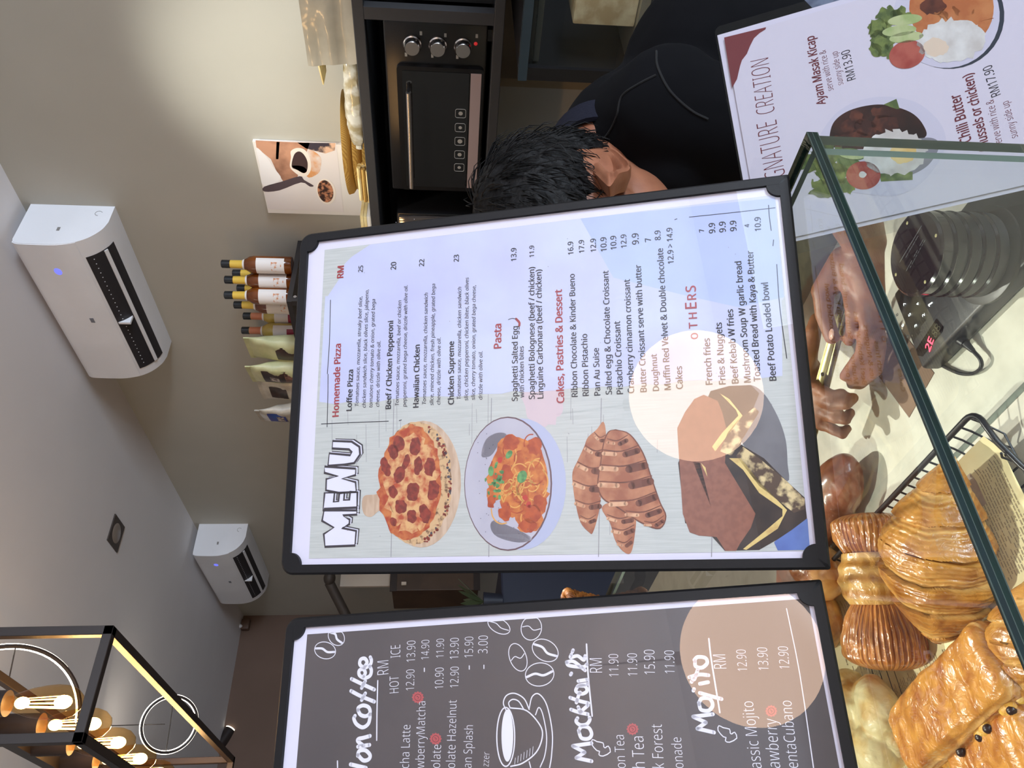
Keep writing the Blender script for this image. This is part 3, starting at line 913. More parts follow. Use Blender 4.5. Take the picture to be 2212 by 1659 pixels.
def signature_menu():
    root = thing('menu_stand', 'clear acrylic menu stand headed SIGNATURE CREATION with two rice dishes', 'menu', m3M)
    def q(x, y): return f3(x, y)
    a = q(1735, 515); wv = f3(1547, 78)[0]
    SW = 0.225
    x0 = 0.0; x1 = SW; y1 = 0.0; y0 = -0.345
    # paper edges in the sheet plane
    pl = f3(1980, 462.6)[0]; pr_ = f3(1600, 62)[0]
    b = MB()
    b.prism(rrect(x0, y0, x1, y1, .006), -0.003, 0.0032)
    b.build('acrylic_sleeve', clear_mat('stand_acrylic', tint=(.93, .94, .95, 1)), root, smooth=False)
    b = MB(); b.box((pl, y0 + .004, -0.0008), (pr_, -.0022, 0.0006)); b.build('paper_sheet', PAPER, root, smooth=False)
    b = MB()
    b.box((SW * .3, -.33, -.003), (SW * .7, 0, 0), bevel=.0008)
    b.build('support_leg', clear_mat('stand_acrylic'), root, smooth=False, M=Matrix.Translation((0, -.06, -.004)) @ Matrix.Rotation(math.radians(38), 4, 'X'))
    P = Print(f3, .225 / 495)
    kk = 3.2917
    c = lambda a_, b_: (1540 + a_ / kk, b_ / kk)
    P.z = 8e-4
    BG = pm('m3_paper', 205, 199, 216)
    P.z = 7.5e-4
    P.raw([(pl + .0045, y0 + .01), (pr_ - .0045, y0 + .01), (pr_ - .0045, -.0085), (pl + .0045, -.0085)], BG)
    P.z = 8e-4
    TRI = pm('m3_red', 112, 48, 54)
    P.poly([c(78, 270), c(375, 197), c(372, 212), c(330, 238), c(290, 275), c(262, 330), c(240, 385), c(205, 430), c(192, 470), c(180, 520), c(170, 565), c(150, 600), c(135, 627)], TRI)
    hand = dict(ys=2.3, weight=-.016)
    P.text('SIGNATURE', c(528, 1325), c(452, 850), MAROON, **hand)
    P.text('CREATION', c(440, 795), c(395, 410), MAROON, **hand)
    sf = dict(ys=1.55)
    P.text('Ayam Masak Kicap', c(798, 738), c(716, 255), MAROON, weight=.014, **sf)
    P.text('serve with rice &', c(855, 640), c(797, 355), MAROON, weight=-.008, ys=1.7)
    P.text('sunny side up', c(925, 600), c(882, 365), MAROON, weight=-.008, ys=1.7)
    P.text('RM13.90', c(1012, 562), c(967, 352), INK, **sf)
    P.text('Chilli Butter', c(1832, 1000), c(1750, 665), MAROON, weight=.014, ys=1.6)
    P.text('(mussels or chicken)', c(1962, 1062), c(1838, 520), MAROON, weight=.014, ys=1.6)
    P.text('serve with rice &', c(2055, 1030), c(1988, 705), MAROON, weight=-.008, ys=1.7)
    P.text('RM17.90', c(2040, 672), c(1975, 460), INK, **sf)
    P.text('sunny side up', c(2163, 972), c(2095, 715), MAROON, weight=-.008, ys=1.7)
    PL = pm('m3_plate', 196, 192, 212); PLI = pm('m3_plate_in', 178, 176, 198)
    SOY = pm('soy', 58, 28, 22, 36, 18, 16, nscale=40); CHK = pm('soy_chicken', 96, 50, 36, 58, 28, 24, nscale=90)
    LET = pm('lettuce', 122, 136, 66, 78, 100, 52, nscale=90); LET2 = pm('lettuce_dark', 76, 92, 52, 110, 124, 66, nscale=120)
    TOMR = pm('m3_tomato', 150, 62, 56, 172, 90, 78, nscale=60); CUC = pm('cucumber', 178, 186, 138, 150, 168, 110, nscale=60); CUCD = pm('cucumber_skin', 92, 112, 66)
    EGG = pm('egg_white', 214, 212, 212, 190, 184, 182, nscale=40); YOLK = pm('yolk', 214, 178, 110, 222, 196, 140, nscale=60)
    CUR = pm('curry', 190, 124, 78, 172, 100, 60, nscale=50); RIMB = pm('rim_blue', 48, 54, 66); GRY = pm('dish_grey', 126, 124, 136)
    R = c
    # lower dish
    P.z = 8e-4
    P.poly([R(720, 1060), R(770, 940), R(880, 800), R(1040, 715), R(1240, 690), R(1440, 730), R(1590, 850), R(1650, 980), R(1620, 1120), R(1480, 1300), R(1320, 1385), R(1160, 1390), R(900, 1340), R(760, 1210)], PL, smooth=5)
    P.z = 8.15e-4
    P.poly([R(1340, 1020), R(1500, 980), R(1590, 1000), R(1595, 1070), R(1520, 1180), R(1400, 1245), R(1330, 1230)], GRY, smooth=5)
    P.poly([R(825, 1000), R(850, 880), R(940, 800), R(1080, 755), R(1230, 748), R(1400, 800), R(1490, 890), R(1500, 980), R(1300, 1010), R(1100, 1060), R(860, 1050)], SOY, smooth=5)
    P.z = 8.3e-4
    for (a_, b_, rx, ry) in ((1015, 835, 50, 45), (1190, 800, 70, 40), (960, 900, 60, 45), (1080, 905, 80, 60), (1220, 880, 100, 60), (1000, 985, 120, 50), (890, 1005, 60, 40)):
        P.ell(R(a_, b_), rx / kk, ry / kk, CHK, wob=7, seed=a_)
    P.poly([R(1210, 745), R(1300, 705), R(1322, 775), R(1300, 778)], LET2); P.poly([R(1180, 1235), R(1415, 1222), R(1415, 1280), R(1190, 1292)], LET2)
    for (a_, b_, rx, ry) in ((760, 1030, 90, 40), (800, 1100, 120, 70), (700, 1150, 90, 60), (850, 1230, 120, 80), (780, 1330, 90, 60), (930, 1330, 80, 60), (900, 1180, 90, 50)):
        P.ell(R(a_, b_), rx / kk, ry / kk, LET if a_ % 20 else LET2, wob=16, seed=b_, n=50)
    P.z = 8.45e-4
    P.ell(R(980, 1098), 105 / kk, 42 / kk, CUCD, rot=.12); P.ell(R(960, 1150), 85 / kk, 28 / kk, CUCD, rot=.12)
    P.z = 8.6e-4
    P.ell(R(980, 1098), 95 / kk, 34 / kk, CUC, rot=.12)
    P.ell(R(1065, 1248), 122 / kk, 100 / kk, TOMR); 
    P.ell(R(1290, 1085), 225 / kk, 160 / kk, EGG, rot=-.1, wob=9, n=50)
    P.z = 8.75e-4
    P.ell(R(1345, 1090), 95 / kk, 72 / kk, YOLK, wob=5); P.ell(R(1060, 1240), 26 / kk, 24 / kk, EGG, wob=3)
    # upper dish
    P.z = 8e-4
    P.ell(R(1680, 120), 386 / kk, 372 / kk, RIMB, rot=-.25)
    P.z = 8.15e-4
    P.ell(R(1655, 118), 378 / kk, 368 / kk, PL, rot=-.25)
    P.z = 8.3e-4
    P.ell(R(1690, 60), 300 / kk, 300 / kk, CUR, rot=-.2)
    P.z = 8.45e-4
    for (a_, b_, rx, ry) in ((1560, 50, 90, 60), (1680, 100, 70, 50), (1780, 60, 80, 60), (1900, 120, 80, 50), (1620, 120, 60, 40)):
        P.ell(R(a_, b_), rx / kk, ry / kk, CHK if b_ % 20 else CUR, wob=7, seed=a_)
    for (a_, b_, rx, ry) in ((1180, 200, 80, 60), (1200, 290, 90, 70), (1250, 110, 80, 60), (1150, 350, 40, 40), (1330, 110, 60, 50), (1230, 370, 60, 40)):
        P.ell(R(a_, b_), rx / kk, ry / kk, LET2, wob=14, seed=b_ + 1, n=50)
    P.z = 8.6e-4
    P.ell(R(1375, 390), 130 / kk, 98 / kk, TOMR, rot=-.3)
    for (a_, b_) in ((1360, 145), (1320, 222), (1370, 268)):
        P.ell(R(a_, b_), 122 / kk, 38 / kk, CUC, rot=-.12)
    P.ell(R(1690, 290), 240 / kk, 155 / kk, EGG, rot=-.12, wob=10, n=50)
    P.z = 8.75e-4
    P.ell(R(1580, 340), 90 / kk, 66 / kk, pm('yolk_pale', 214, 194, 176), wob=4)
    P.build('printed_menu', root)

foodmenu(); drinksmenu(); signature_menu()

# ------------------------------------------------------------------ counter and glass display case
CT = 0.91
M_cement = mat('cement_top', rgb(226, 222, 208), 0.55, col2=rgb(206, 202, 188), nscale=26, lo=.38, hi=.72, bump=.05, bscale=90)
M_cabinet = mat('counter_wood', rgb(120, 98, 64), 0.5, col2=rgb(96, 76, 48), nscale=6, stretch=(1, 8, 1))
root = thing('counter', 'long service counter with pale cement top under the glass case', 'counter', (0, 0, 0))
b = MB(); b.box((-0.95, 0.16, CT - .035), (0.93, 3.6, CT), bevel=.003); b.build('countertop', M_cement, root, smooth=False)
b = MB(); b.box((-0.92, 0.20, 0.0), (0.90, 3.57, CT - .035)); b.build('cabinet_body', M_cabinet, root, smooth=False)

M_glass = clear_mat('case_glass', tint=(0.955, 0.975, 0.965, 1), ior=1.52)
M_edge = mat('glass_edge_green', rgb(4, 22, 17), 0.10, col2=rgb(6, 36, 28), nscale=38, lo=.35, hi=.75, stretch=(1, 1, 4))
M_edge2 = mat('glass_edge_teal', rgb(9, 27, 27), 0.12, col2=rgb(15, 38, 38), nscale=38, lo=.35, hi=.75)
M_edgel = mat('glass_edge_arris', rgb(52, 64, 57), 0.35)
M_edges = mat('glass_edge_soft', rgb(96, 108, 98), 0.3)
GT = 1.278; GTH = 0.009
P1 = Vector((0.497, 0.323)); ND = Vector((-0.998, 0.0556))
P2 = P1 + ND * 1.26
root = thing('display_case', 'frameless glass pastry display case with thick dark green polished edge', 'display case', (0, 0, 0))
def pane(name, quad, th, nrm, mats=None):
    """sheet of glass: quad of points, thickness along nrm"""
    b = MB()
    A = [b.bm.verts.new(p) for p in quad]
    B = [b.bm.verts.new(Vector(p) + Vector(nrm) * th) for p in quad]
    b.bm.faces.new(A[::-1]).material_index = 0
    b.bm.faces.new(B).material_index = 0
    for i in range(4):
        b.bm.faces.new((A[i], A[(i + 1) % 4], B[(i + 1) % 4], B[i])).material_index = 1
    return b.build(name, [M_glass, M_edge if name == 'top_glass' else M_edges], root, smooth=False)
BKY = 2.5
top = pane('top_glass', [(P1.x, P1.y + .0015, GT - GTH), (P1.x, BKY, GT - GTH), (P2.x, BKY, GT - GTH), (P2.x, P2.y + .0015, GT - GTH)], GTH, (0, 0, 1))
# polished near edge of the top sheet: tones painted for its internal reflections, between pale arrises
b = MB()
bands = [(GT, GT - .0009, 2), (GT - .0009, GT - .0042, 1), (GT - .0042, GT - .0047, 2), (GT - .0047, GT - .0082, 0), (GT - .0082, GT - GTH, 2)]
for z1, z0, mi in bands:
    o0 = -0.0008 if mi != 2 else 0
    b.mi = mi
    q = [(P1.x, P1.y, z0), (P1.x, P1.y, z1), (P2.x, P2.y, z1), (P2.x, P2.y, z0)]
    vs = [b.bm.verts.new(p) for p in q] + [b.bm.verts.new((p[0], p[1] + .0013, p[2])) for p in q]
    fs = [b.bm.faces.new(vs[:4]), b.bm.faces.new(vs[4:][::-1])] + [b.bm.faces.new((vs[i], vs[i + 4], vs[(i + 1) % 4 + 4], vs[(i + 1) % 4])) for i in range(4)]
    b._tag(fs)
b.build('polished_edge', [M_edge, M_edge2, M_edgel], root, smooth=False)
pane('near_glass', [(P1.x, P1.y + .003, CT + .0005), (P2.x, P2.y + .003, CT + .0005), (P2.x, P2.y + .003, GT - GTH - .0005), (P1.x, P1.y + .003, GT - GTH - .0005)], .008, (0, 1, 0))
pane('side_glass', [(P1.x - .003, P1.y + .012, CT + .0005), (P1.x - .003, BKY, CT + .0005), (P1.x - .003, BKY, GT - GTH - .0005), (P1.x - .003, P1.y + .012, GT - GTH - .0005)], .008, (-1, 0, 0))
pane('side_glass', [(P2.x, P2.y + .012, CT + .0005), (P2.x, BKY, CT + .0005), (P2.x, BKY, GT - GTH - .0005), (P2.x, P2.y + .012, GT - GTH - .0005)], .008, (1, 0, 0))

# ------------------------------------------------------------------ wire tray with a newsprint liner
M_wire = mat('black_coated_wire', rgb(26, 25, 28), 0.32)
TX1, TY0, TX0, TY1, TZ = 0.474, 0.645, -0.16, 1.16, 0.962
root = thing('wire_tray', 'black wire tray holding the pastries on newsprint paper', 'tray', (0, 0, 0))
b = MB()
rim = []
def arc(cx, cy, r, a0, a1, z, n=6):
    return [(cx + r * math.cos(a0 + (a1 - a0) * k / n), cy + r * math.sin(a0 + (a1 - a0) * k / n), z) for k in range(n + 1)]
r_ = .022
rim += arc(TX1 - r_, TY1 - r_, r_, PI / 2, 0, TZ) + [(TX1, .9, TZ)] + arc(TX1 - r_, TY0 + r_, r_, 0, -PI / 2, TZ)
rim += [(.43, TY0, .958), (.40, TY0, .945), (.375, TY0, .930), (.34, TY0 + .004, .922), (.16, TY0, .922), (-.02, TY0, .922), (-.06, TY0, .930), (-.09, TY0, .947), (-.12, TY0, .958)]
rim += arc(TX0 + r_, TY0 + r_, r_, -PI / 2, -PI, TZ) + [(TX0, .9, TZ)] + arc(TX0 + r_, TY1 - r_, r_, PI, PI / 2, TZ)
b.tube(rim, .0036, n=10, closed=True)
b.build('rim', M_wire, root)
b = MB()
n = 27
for i in range(n):
    y = TY0 + .018 + (TY1 - TY0 - .036) * i / (n - 1)
    b.tube([(TX1 + .001, y, TZ + .002), (TX1 - .006, y, TZ - .012), (TX1 - .022, y, CT + .018), (TX0 + .022, y, CT + .018), (TX0 + .006, y, TZ - .012), (TX0 - .001, y, TZ + .002)], .0014, n=6)
for i in range(28):
    x = TX0 + .04 + (TX1 - TX0 - .08) * i / 27
    zt = .9245 if -.04 < x < .36 else (.94 if -.08 < x < .395 else TZ)
    b.tube([(x, TY0 - .002, zt), (x, TY0 + .006, zt - .006), (x, TY0 + .02, CT + .0155), (x, TY1 - .02, CT + .0155), (x, TY1 - .006, TZ - .01), (x, TY1 + .001, TZ + .002)], .0014, n=6)
b.build('wire_mesh', M_wire, root)

M_news = mat('newsprint_paper', rgb(242, 230, 184), 0.7, col2=rgb(234, 220, 170), nscale=20)
M_newsink = mat('newsprint_ink', rgb(150, 136, 112), 0.7)
M_newsfade = mat('newsprint_photo', rgb(200, 182, 160), 0.7, col2=rgb(172, 152, 138), nscale=30)
NX0, NX1, NY0, NY1 = -.13, .455, .672, 1.13
def news_z(x, y):
    e = max(0.0, (x - .425) / .03); e2 = max(0.0, (y - 1.09) / .04); e3 = max(0, (.70 - y) / .03)
    return CT + .0215 + .014 * min(e, 1) ** 2 + .03 * min(e2, 1) ** 2 + .003 * math.sin(9 * x + 2) * math.sin(7 * y)
root = thing('newsprint_liner', 'cream newsprint greaseproof paper under the pastries in the wire tray', 'paper', (0, 0, 0))
b = MB()
gx, gy = 60, 48
V = [[b.bm.verts.new((NX0 + (NX1 - NX0) * i / gx, NY0 + (NY1 - NY0) * j / gy + .25 * (1 - i / gx) * 0, news_z(NX0 + (NX1 - NX0) * i / gx, NY0 + (NY1 - NY0) * j / gy))) for j in range(gy + 1)] for i in range(gx + 1)]
for i in range(gx):
    for j in range(gy):
        b.bm.faces.new((V[i][j], V[i + 1][j], V[i + 1][j + 1], V[i][j + 1]))
sheet = b.build('sheet', M_news, root, fix=False)
b = MB()
def ink_line(x0, y0, x1, y1, h, dz=.0007):
    n = max(2, int(math.hypot(x1 - x0, y1 - y0) / .006))
    d = Vector((x1 - x0, y1 - y0)).normalized(); q = Vector((-d.y, d.x)) * h / 2
    L = []
    for k in range(n + 1):
        x, y = x0 + (x1 - x0) * k / n, y0 + (y1 - y0) * k / n
        L.append((b.bm.verts.new((x - q.x, y - q.y, news_z(x, y) + dz)), b.bm.verts.new((x + q.x, y + q.y, news_z(x, y) + dz))))
    for a_, c_ in zip(L[:-1], L[1:]):
        f = b.bm.faces.new((a_[0], c_[0], c_[1], a_[1])); b._tag([f]); f.normal_update()
        if f.normal.z < 0: f.normal_flip()
rr = random.Random(3)
for col in range(4):
    y = .684
    while y < 1.12:
        if rr.random() < .9:
            x = -.12 + col * .145
            while x < -.12 + col * .145 + .118:
                wl = rr.uniform(.002, .009)
                if rr.random() < .88: ink_line(x, y, min(x + wl, .447), y, .0010)
                x += wl + .0012
        y += .0044
b.mi = 1
for (x0, y0, x1, y1, h) in ((.40, .745, .44, .745, .035), (.05, .70, .12, .70, .03), (.02, 1.0, .1, 1.0, .05)):
    ink_line(x0, y0, x1, y1, h, dz=.0009)
b.build('newsprint_text', [M_newsink, M_newsfade], root, fix=False)

# ------------------------------------------------------------------ pastries
def pastry_mat(name, dark, mid, pale, nscale=35, rough=.3, coat=.5, bump=.5, bscale=70):
    m = bpy.data.materials.new(name); m.use_nodes = True
    nt = m.node_tree; p = nt.nodes['Principled BSDF']
    tc = nt.nodes.new('ShaderNodeTexCoord')
    n1 = nt.nodes.new('ShaderNodeTexNoise'); n1.inputs['Scale'].default_value = nscale; n1.inputs['Detail'].default_value = 6; n1.inputs['Distortion'].default_value = .6
    nt.links.new(tc.outputs['Object'], n1.inputs['Vector'])
    r = nt.nodes.new('ShaderNodeValToRGB')
    r.color_ramp.elements[0].position = .34; r.color_ramp.elements[0].color = dark
    r.color_ramp.elements[1].position = .60; r.color_ramp.elements[1].color = mid
    nt.links.new(n1.outputs['Fac'], r.inputs['Fac'])
    at = nt.nodes.new('ShaderNodeAttribute'); at.attribute_name = 'crease'
    mx = nt.nodes.new('ShaderNodeMix'); mx.data_type = 'RGBA'
    nt.links.new(at.outputs['Fac'], mx.inputs[0]); nt.links.new(r.outputs['Color'], mx.inputs[6]); mx.inputs[7].default_value = pale
    nt.links.new(mx.outputs[2], p.inputs['Base Color'])
    n2 = nt.nodes.new('ShaderNodeTexNoise'); n2.inputs['Scale'].default_value = bscale; n2.inputs['Detail'].default_value = 4; n2.inputs['Distortion'].default_value = 1.2
    nt.links.new(tc.outputs['Object'], n2.inputs['Vector'])
    bp = nt.nodes.new('ShaderNodeBump'); bp.inputs['Strength'].default_value = bump; bp.inputs['Distance'].default_value = .004
    nt.links.new(n2.outputs['Fac'], bp.inputs['Height']); nt.links.new(bp.outputs['Normal'], p.inputs['Normal'])
    p.inputs['Roughness'].default_value = rough; p.inputs['Coat Weight'].default_value = coat; p.inputs['Coat Roughness'].default_value = .15
    nt.links.new(bp.outputs['Normal'], p.inputs['Coat Normal'])
    p.inputs['Subsurface Weight'].default_value = .05; p.inputs['Subsurface Radius'].default_value = (.01, .005, .002); p.inputs['Subsurface Scale'].default_value = .4
    return m
M_cro = pastry_mat('croissant_crust', rgb(146, 84, 26), rgb(200, 138, 60), rgb(232, 190, 116))
M_rib = pastry_mat('ribbon_crust', rgb(138, 72, 26), rgb(182, 110, 46), rgb(228, 172, 100), nscale=22, bump=.25)
M_pain = pastry_mat('pain_crust', rgb(160, 90, 30), rgb(206, 142, 62), rgb(230, 186, 120), bump=.7, bscale=55)
M_bun = pastry_mat('bun_crust', rgb(204, 150, 76), rgb(232, 196, 124), rgb(240, 222, 168), nscale=24, rough=.5, coat=.1, bump=.3)
M_cust = mat('custard', rgb(232, 190, 90), .4, col2=rgb(210, 150, 60), nscale=60, bump=.6, bscale=120)
M_chip = mat('chocolate_chip', rgb(44, 24, 20), .35)

def set_crease(o, cr):
    a = o.data.attributes.new('crease', 'FLOAT', 'POINT')
    a.data.foreach_set('value', cr)
def fbm(x, y, z, s, sd=0):
    return noise.fractal(Vector((x * s + sd, y * s - sd, z * s + 2 * sd)), 1.0, 2.0, 4)
def axisM(a, b_, z):
    a, b_ = Vector(a), Vector(b_)
    d = Vector((b_.x - a.x, b_.y - a.y, 0)); ang = math.atan2(d.y, d.x)
    c = (a + b_) / 2
    return T(c.x, c.y, z) @ rotz(ang), d.length
def croissant(L, R, seed=1, segs=7, bend=.02, nx=150, na=72, skew=1.0):
    rings, cr = [], []
    for i in range(nx + 1):
        t = i / nx
        ring = []
        env = max(math.sin(PI * min(max(t, .004), .996) ** skew), 0) ** .74
        for k in range(na):
            a = 2 * PI * k / na
            ph = (t + .035 * math.sin(a * 1.0 + seed) + .012 * fbm(t * 3, math.cos(a), math.sin(a), 1.6, seed)) * segs
            left = t < .5
            fr = ph - math.floor(ph)
            if not left: fr = 1 - fr
            step = .80 + .20 * math.sin(PI * min(1, .12 + fr * .88) * .62) + .05 * fr
            lam = .013 * math.sin(ph * 2 * PI * 6 + 3 * fbm(t * 5, math.cos(a), math.sin(a), 2, seed)) * (1 if fr < .45 else .3)
            nz = 1 + .035 * fbm(t * 6, math.cos(a) * 1.3, math.sin(a) * 1.3, 2.2, seed) + lam
            rad = R * env * step * nz + .004
            y = rad * 1.05 * math.cos(a); z = rad * .84 * math.sin(a)
            if z < -.62 * R * env: z = -.62 * R * env + (z + .62 * R * env) * .1
            x = (t - .5) * L
            ring.append(Vector((x, y + bend * (1 - (2 * t - 1) ** 2) * 2, z)))
            cr.append(max(0, min(1, (1 - fr * 3.2))) * .75 + max(0, lam * 26))
        rings.append(ring)
    b = MB(); b.loft(rings)
    return b, cr
def place_pastry(o, z):
    o.location.z += z
# the big croissant
A, B = pz(2088, 985, .955), pz(2052, 1385, .955)
M, L = axisM(A, B, CT + .0235 + .62 * .062)
b, cr = croissant(L, .064, seed=3, segs=6.4, bend=-.006, nx=300, na=120, skew=1.28)
o = b.build('croissant', M_cro, M=M); set_crease(o, cr)
tag(o, 'large glossy golden croissant under the green glass edge', 'croissant')

def bow_lobe(b, cr, x0, sgn, Lb, wy, hz, seed, ribs=34, nx=60, na=420):
    rings = []
    for i in range(nx + 1):
        t = i / nx
        w_ = (.36 + .64 * math.sin(min(t * 1.45, 1) * PI / 2)) * (1 if t < .8 else math.sqrt(max(0.0004, 1 - ((t - .8) / .2) ** 2.2)))
        ring = []
        for k in range(na):
            a = 2 * PI * k / na
            wob = .5 * fbm(t * 1.5, math.cos(a), math.sin(a), 1.2, seed)
            s = math.sin(a * ribs + wob * 5 + seed)
            s2 = math.sin(a * ribs * 2.3 + wob * 7)
            rid = 1 + (.016 * s + .007 * s2) * (1 if t > .1 else .5) + .04 * fbm(t * 3, math.cos(a) * 2, math.sin(a) * 2, 1.5, seed)
            y = wy * w_ * rid * math.cos(a); z = hz * w_ * rid * math.sin(a)
            z = max(z, -.55 * hz * (.5 + .5 * w_))
            ring.append(Vector((x0 + sgn * t * Lb, y, z)))
            cr.append(max(0, -s) ** 3 * .0 + max(0, s) ** 2 * .30 + max(0, s2) ** 2 * .22 + max(0, .25 - t) * 1.2)
        rings.append(ring)
    b.loft(rings)
# bow-tie shaped ribbon pastry
A, B = pz(1862, 1108, .965), pz(1922, 1448, .955)
K = pz(1868, 1250, .97)
M, L = axisM(A, B, CT + .0235 + .55 * .045)
lk = (M.inverted() @ K).x
root = thing('ribbon_pastry', 'bow-tie shaped ribbon pastry with fine baked ridges, beside the large croissant', 'pastry', M)
b = MB(); cr = []
bow_lobe(b, cr, lk - .012, -1, L / 2 + lk - .012, .056, .046, 1.0, ribs=40)
bow_lobe(b, cr, lk + .012, 1, L / 2 - lk - .012, .066, .048, 2.3, ribs=46)
o = b.build('ribbon_lobes', M_rib, root); set_crease(o, cr)
b = MB(); rings = []; cr = []
for i in range(21):
    t = i / 20
    w_ = .044 * (.82 + .18 * math.sin(PI * t)) 
    ring = []
    for k in range(80):
        a = 2 * PI * k / 80
        q = 1 + .05 * fbm(t * 2, math.cos(a) * 2, math.sin(a) * 2, 2, 9) + .03 * math.sin(t * 22 + 2 * math.sin(a))
        ring.append(Vector((lk - .034 + .068 * t, w_ * 1.18 * q * math.cos(a), w_ * 1.02 * q * math.sin(a) * (1 if math.sin(a) > 0 else .6))))
        cr.append(.35 + .3 * math.sin(t * 22))
    rings.append(ring)
b.loft(rings)
o = b.build('knot', M_cro, root); set_crease(o, cr)

def slab_pastry(L, W, H, seed, open_side=1):
    nx, na = 70, 90
    rings, cr = [], []
    for i in range(nx + 1):
        t = i / nx
        e = min(1, math.sqrt(max(0.0, 1 - max(0, abs(2 * t - 1) - .86) ** 2 / .14 ** 2))) if abs(2 * t - 1) > .86 else 1
        e = max(e, .12)
        ring = []
        for k in range(na):
            a = 2 * PI * k / na
            ca, sa = math.cos(a), math.sin(a)
            pw = .45
            y = W / 2 * (abs(ca) ** pw) * (1 if ca > 0 else -1) * (.55 + .45 * e)
            z = H / 2 * (abs(sa) ** .7) * (1 if sa > 0 else -1) * (.35 + .65 * e)
            n_ = fbm(t * 4, ca, sa, 1.6, seed) * .10 + .05 * math.sin(t * 9 + seed)
            lam = .016 * math.sin(z / H * 34) if abs(ca) > .75 else 0
            y *= 1 + n_ * .5 + lam; z *= 1 + n_
            ring.append(Vector(((t - .5) * L * (1 + .02 * fbm(ca, sa, t, 2, seed)), y, z)))
            cr.append(.55 * (1 if abs(ca) > .78 else 0) * (.5 + .5 * math.sin(z / H * 34)) + .25 * (1 - e))
        rings.append(ring)
    b = MB(); b.loft(rings)
    return b, cr
def pain(A, B, W, H, z, seed, label, side):
    M, L = axisM(A, B, z)
    root = thing('filled_pastry', label, 'pastry', M)
    b, cr = slab_pastry(L, W, H, seed)
    o = b.build('crust', M_pain, root); set_crease(o, cr)
    b = MB(); rr = random.Random(seed)
    for k in range(26):
        x = rr.uniform(-.42, .42) * L
        b.ell((x, side * (W / 2 - .004 + rr.uniform(-.003, .006)), rr.uniform(-.25, .1) * H), (.011, .008, .006), u=10, v=7)
    b.build('custard_filling', M_cust, root)
    for k in range(7):
        b = MB(); b.ell((rr.uniform(-.4, .4) * L, side * (W / 2 + .004), rr.uniform(-.2, .15) * H), (.006, .005, .005), u=10, v=8)
        b.build('chocolate_chip', M_chip, root)
    return root
pain(pz(1938, 1612, .99), pz(2160, 1410, .98), .085, .046, CT + .064, 4, 'rectangular glazed pastry with custard and chocolate chips showing, on top of the pale bun', -1)
pain(pz(2095, 1690, .96), pz(2262, 1590, .96), .085, .044, CT + .048, 8, 'glazed chocolate custard pastry cut off by the bottom right corner of the photo', 1)

def blob(parts, voxel, name, m, parent=None, smooth_iter=6, seed=0, amp=.0, scale=30):
    """one continuous skin over overlapping ellipsoids / capsules"""
    b = MB()
    for p in parts:
        if p[0] == 'e': b.ell(p[1], p[2], u=28, v=18, M=p[3] if len(p) > 3 else None)
        else: b.tube(p[1], p[2], n=20); [b.ell(q, (r, r, r), u=18, v=12) for q, r in zip(p[1], p[2])]
    o = b.build(name, m, parent, smooth=True)
    rm = o.modifiers.new('r', 'REMESH'); rm.mode = 'VOXEL'; rm.voxel_size = voxel; rm.use_smooth_shade = True
    sm = o.modifiers.new('s', 'SMOOTH'); sm.factor = .5; sm.iterations = smooth_iter
    dg = bpy.context.evaluated_depsgraph_get()
    me = bpy.data.meshes.new_from_object(o.evaluated_get(dg))
    old = o.data
    o.modifiers.clear()
    o.data = me
    bpy.data.meshes.remove(old)
    me.name = name
    if amp:
        for v in me.vertices:
            v.co += v.normal * amp * fbm(v.co.x, v.co.y, v.co.z, scale, seed)
    for p in me.polygons: p.use_smooth = True
    return o
# pale bun under the filled pastry
c = pz(1905, 1560, .955)
M = T(c.x, c.y, CT + .0235)
o = blob([('e', (0, 0, .026), (.062, .054, .028)), ('e', (.03, .03, .04), (.034, .03, .026)), ('e', (-.035, .005, .042), (.036, .034, .026)), ('e', (.01, -.03, .04), (.04, .03, .024)), ('e', (.055, .045, .03), (.03, .028, .024)), ('e', (-.01, .035, .045), (.03, .026, .024))],
         .0025, 'knotted_bun', M_bun, amp=.003, seed=4, scale=40)
o.matrix_world = M
set_crease(o, [max(0, min(1, .6 + 1.6 * fbm(v.co.x, v.co.y, v.co.z, 26, 3))) for v in o.data.vertices])
tag(o, 'pale lumpy cream coloured bun beneath the filled pastry', 'bun')
# round buns further back, mostly behind the drinks menu
for (x, y, rx, lab) in ((1780, 1335, .052, 'brown round bun behind the bow-tie pastry, half hidden by the drinks menu'), (1790, 1236, .045, 'small brown bun tucked between the two menu boards behind the bow-tie pastry')):
    c = pz(x, y, .955)
    o = blob([('e', (0, 0, .034), (rx, rx * .9, .036)), ('e', (.01, .01, .045), (rx * .7, rx * .6, .032))], .003, 'round_bun', M_rib, amp=.002, seed=x, scale=40)
    o.matrix_world = T(c.x, c.y, CT + .0235)
    set_crease(o, [max(0, min(1, .2 + fbm(v.co.x, v.co.y, v.co.z, 30, 3))) for v in o.data.vertices])
    tag(o, lab, 'bun')
# sliver of one more pastry at the right edge, nearest the pane
c = pz(2228, 1362, .95)
b, cr = croissant(.13, .036, seed=8, segs=6, bend=.01, nx=80, na=48)
o = b.build('croissant', M_cro, M=T(c.x - .02, c.y - .012, CT + .0235 + .62 * .036) @ rotz(-.5)); set_crease(o, cr)
tag(o, 'small croissant at the far right edge, in front of the rectangular pastry', 'croissant')
